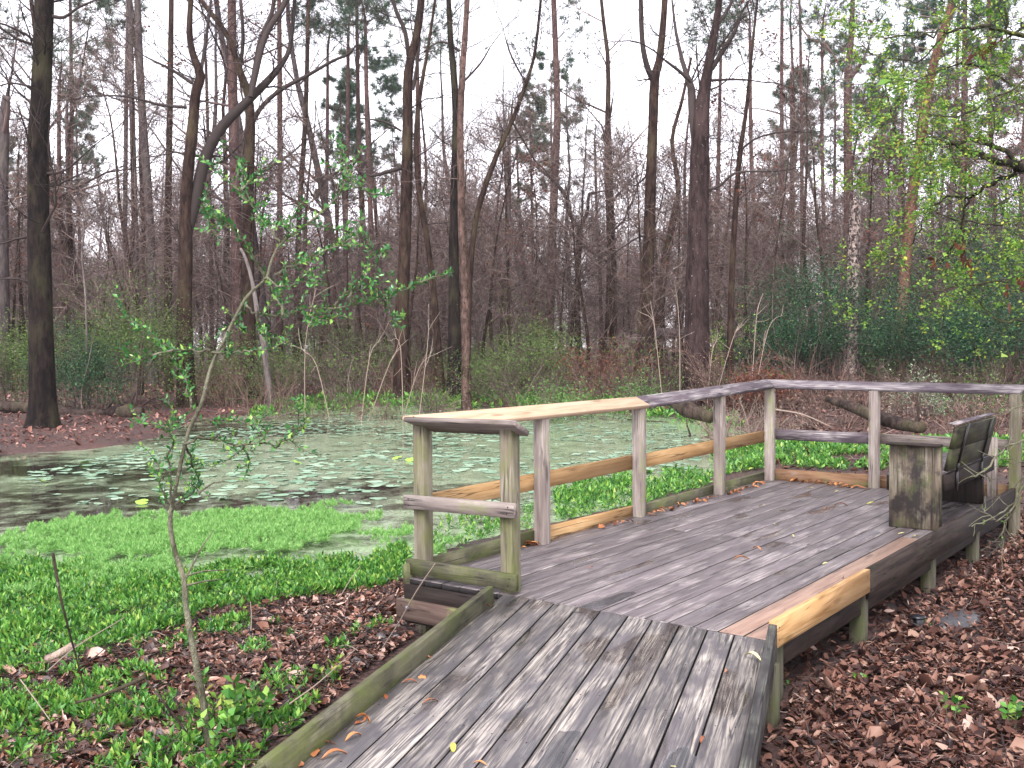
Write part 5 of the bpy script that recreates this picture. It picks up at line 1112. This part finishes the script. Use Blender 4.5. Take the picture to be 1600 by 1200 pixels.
one = [((772, 855), 2, .13, 'star shaped pink brown leaf lying behind the front right post'), ((660, 1052), 2, .06, 'curled orange leaf by the left curb, upper middle'), ((640, 1060), 1, .07, 'curled orange leaf pair by the left curb'), ((672, 1090), 1, .075, 'thin red curled leaf on the second ramp board'),
       ((552, 1141), 1, .085, 'slender tan leaf near the left curb'), ((522, 1168), 1, .10, 'straight dark red leaf near the bottom of the ramp'), ((708, 1157), 3, .07, 'yellow leaf on the lower middle ramp board'), ((825, 1190), 3, .04, 'small yellow leaf between ramp boards at the bottom'), ((750, 1181), 1, .055, 'small red leaf beside the lower yellow leaf'),
       ((1176, 1030), 4, .11, 'curved pale yellow leaf near the right curb of the ramp'), ((1135, 1048), 1, .05, 'tiny pink leaf on the rightmost grey ramp board'), ((1098, 1150), 1, .07, 'curled brown leaf low on the right ramp boards'), ((1052, 1187), 3, .03, 'tiny yellow leaf at the bottom of the ramp right of middle'),
       ((1158, 877), 1, .11, 'brown curled leaf in the middle of the platform'), ((1183, 861), 1, .09, 'darker brown curled leaf farther up the platform'), ((1317, 904), 3, .045, 'small cream leaf near the tan board'), ((1289, 882), 3, .045, 'small cream leaf right of the platform middle'), ((1238, 840), 4, .06, 'white sliver leaf on the middle boards'),
       ((1213, 821), 3, .07, 'yellow leaf on the far boards left of the bench'), ((1266, 764), 3, .07, 'yellow leaf near the far toe board'), ((1190, 791), 3, .07, 'yellow leaf near the far left corner of the platform'), ((1360, 788), 3, .08, 'yellow leaf close to the bench end panel'), ((1314, 792), 1, .11, 'brown leaf left of the bench end panel'), ((1290, 797), 1, .07, 'little brown leaf beside the brown leaf near the bench'),
       ((1437, 826), 4, .14, 'cream and brown leaf lying against the bench end panel'), ((1408, 835), 3, .05, 'yellow leaf in front of the bench end panel'), ((1431, 840), 4, .05, 'pale sliver leaf in front of the bench end panel'), ((1307, 769), 3, .045, 'cream leaf near the middle of the far toe board'), ((923, 889), 1, .05, 'small red leaf on the near left boards of the platform'), ((1165, 875), 1, .05, 'small dark leaf touching the brown curled leaf')]
for (px_, k, s, lab) in one:
    P = bz(px_[0], px_[1], .0); P[2] = deckz(P); o = bpy.data.objects.new('fallen_leaf', lm[k]); C.objects.link(o); o.location = P; o.rotation_euler.z = rng.random()*6.28; o.scale = (s, s, s); tag(o, lab, 'leaf')
GL = [(14, [(445, 1190), (560, 1118), (700, 985), (775, 938)], 'orange fallen leaf collected along the left ramp curb', 'orange leaves along the left ramp curb'), (26, [(1012, 805), (1060, 790), (1115, 778)], 'orange fallen leaf against the middle toe board', 'orange leaves against the middle toe board'),
      (26, [(1138, 773), (1165, 763), (1196, 752)], 'orange fallen leaf piled at the far left corner of the platform', 'orange leaves at the far left corner'), (30, [(1215, 748), (1290, 756), (1352, 762)], 'orange fallen leaf against the far toe board', 'orange leaves against the far toe board'), (8, [(815, 855), (838, 850)], 'red fallen leaf at the foot of the second post', 'red leaves at the second post'), (10, [(925, 828), (990, 813)], 'orange fallen leaf against the new pine toe board', 'orange leaves against the new toe board')]
for n, line, lab, grp in GL:
    line = np.array(line, float)
    for j in range(n):
        t = rng.random()*(len(line)-1); i = int(t); q_ = line[i]+(line[i+1]-line[i])*(t-i); P = bz(q_[0]+rng.normal(0, 2), q_[1]+abs(rng.normal(0, 2)), 0.); P[2] = deckz(P)+.002*(j % 4); k = [0, 1, 2, 1][j % 4]; s = .05+.05*rng.random()
        o = bpy.data.objects.new('fallen_leaf', lm[k]); C.objects.link(o); o.location = P; o.rotation_euler = (rng.normal(0, .3), rng.normal(0, .2), rng.random()*6.28); o.scale = (s, s, s); tag(o, lab, 'leaf', grp)

# rain puddles lying on the boards
m, n, b, out = mat('rain_film'); tr = N(n, 'ShaderNodeBsdfTransparent'); tr.inputs[0].default_value = (.92, .92, .95, 1); gl = N(n, 'ShaderNodeBsdfGlossy'); gl.inputs['Roughness'].default_value = .12; fr = N(n, 'ShaderNodeFresnel'); fr.inputs[0].default_value = 1.75
ms_ = N(n, 'ShaderNodeMixShader'); n.links.new(fr.outputs[0], ms_.inputs[0]); n.links.new(tr.outputs[0], ms_.inputs[1]); n.links.new(gl.outputs[0], ms_.inputs[2]); n.links.new(ms_.outputs[0], out.inputs[0])
for (x, y, lx, ly, ang, lab) in ((706, 1084, .22, .062, 1, 'small rain puddle with a knot on the second ramp board'), (757, 1078, .30, .06, 1, 'long bright rain puddle on the third ramp board'), (800, 1107, .16, .055, 1, 'dark knotty puddle on the fourth ramp board'), (868, 1172, .28, .066, 1, 'large pale rain puddle at the bottom middle of the ramp'), (1062, 1188, .2, .06, 1, 'rain puddle at the bottom right of the ramp'),
        (945, 941, .30, .06, 0, 'bright rain puddle on the platform just past the ramp joint'),):
    P = bz(x, y, 0.); a0 = TH if ang else 0.
    if ang: P[2] = .02*P[0]+.002
    else: P[2] = .003
    k = 26; a = np.arange(k)*2*math.pi/k; r = 1+.16*np.sin(2*a+x)+.1*np.sin(5*a+y)+rng.normal(0, .05, k); g = Geo()
    g.add(np.vstack([np.column_stack([np.clip(lx*r*np.cos(a), -lx, lx), np.clip(ly*r*np.sin(a), -.064, .064), np.zeros(k)]), [(0, 0, 0.0003)]]), t=[(i, (i+1) % k, k) for i in range(k)])
    o = obj('puddle', g.mesh('puddle', m, True)); o.location = P; o.rotation_euler = (0, -.02 if ang else 0, a0); tag(o, lab, 'puddle')

# black plastic stake, stone and white leaf on the right-hand ground
B = bz(1434, 990, -.36); B[2] = hz(B[0], B[1]); o = empty('marker_stake', B, 'short black plastic stake with a wide rim standing in the leaf litter', 'stake')
g = Geo(); tube(g, [(0, 0, -.05), (0, 0, .075), (.001, 0, .078)], np.array([.026, .034, .03]), 16); obj('stake_body', g.mesh('stake_body', M_PLASTIC, True), o)
g = Geo(); tube(g, [(0, 0, .078), (0, 0, .08), (0, 0, .094), (0, 0, .096)], np.array([.03, .047, .047, .04]), 18); obj('rim', g.mesh('rim', M_PLASTIC), o)
M_STONE = simple('wet_grey_stone', (.05, .047, .052), .45)
B = bz(1492, 972, -.36); B[2] = hz(B[0], B[1]); g = Geo(); n = 16; a = np.arange(n)*2*math.pi/n
rr = 1+rng.normal(0, .08, n); L = [np.column_stack([.26*s*rr*np.cos(a), .16*s*rr*np.sin(a), np.full(n, z)+rng.normal(0, .003, n)]) for s, z in ((1, -.03), (1, .012), (.8, .03), (.35, .036))]
g.add(np.vstack(L+[[(0, 0, .037)]]), q=[(k*n+i, k*n+(i+1) % n, (k+1)*n+(i+1) % n, (k+1)*n+i) for k in range(3) for i in range(n)], t=[(3*n+i, 3*n+(i+1) % n, 4*n) for i in range(n)])
o = obj('flat_stone', g.mesh('flat_stone', M_STONE, True), None, Matrix.Translation(B)); tag(o, 'flat wet grey stone half buried right of the black stake', 'stone')
M_WHITE = simple('white_leaf', (.75, .78, .74), .4)
P = bz(1231, 1040, -.36); P[2] = hz(P[0], P[1])+.035; o = bpy.data.objects.new('pale_leaf', leaf_mesh(M_WHITE, 1)); C.objects.link(o); o.location = P; o.rotation_euler.z = -.6; o.scale = (.09, .09, .09); tag(o, 'single white leaf on the dark ground beside the ramp post', 'leaf')

# ------------------------------------------------------------------ haze
if HAZE:
    m = bpy.data.materials.new('haze_air'); m.use_nodes = True; n = m.node_tree; n.nodes.clear(); out = n.nodes.new('ShaderNodeOutputMaterial'); v = n.nodes.new('ShaderNodeVolumePrincipled')
    v.inputs['Color'].default_value = (.93, .92, .97, 1); v.inputs['Density'].default_value = HAZE; v.inputs['Anisotropy'].default_value = .2; n.links.new(v.outputs[0], out.inputs['Volume'])
    g = Geo(); a, b_, z0, z1 = -170, 170, -3, 34
    g.add([(a, a, z0), (b_, a, z0), (b_, b_, z0), (a, b_, z0), (a, a, z1), (b_, a, z1), (b_, b_, z1), (a, b_, z1)], q=[(0, 3, 2, 1), (4, 5, 6, 7), (0, 1, 5, 4), (1, 2, 6, 5), (2, 3, 7, 6), (3, 0, 4, 7)])
    o = obj('haze', g.mesh('haze', m)); o['kind'] = 'stuff'; tag(o, 'thin pale winter air greying the far wood', 'haze')
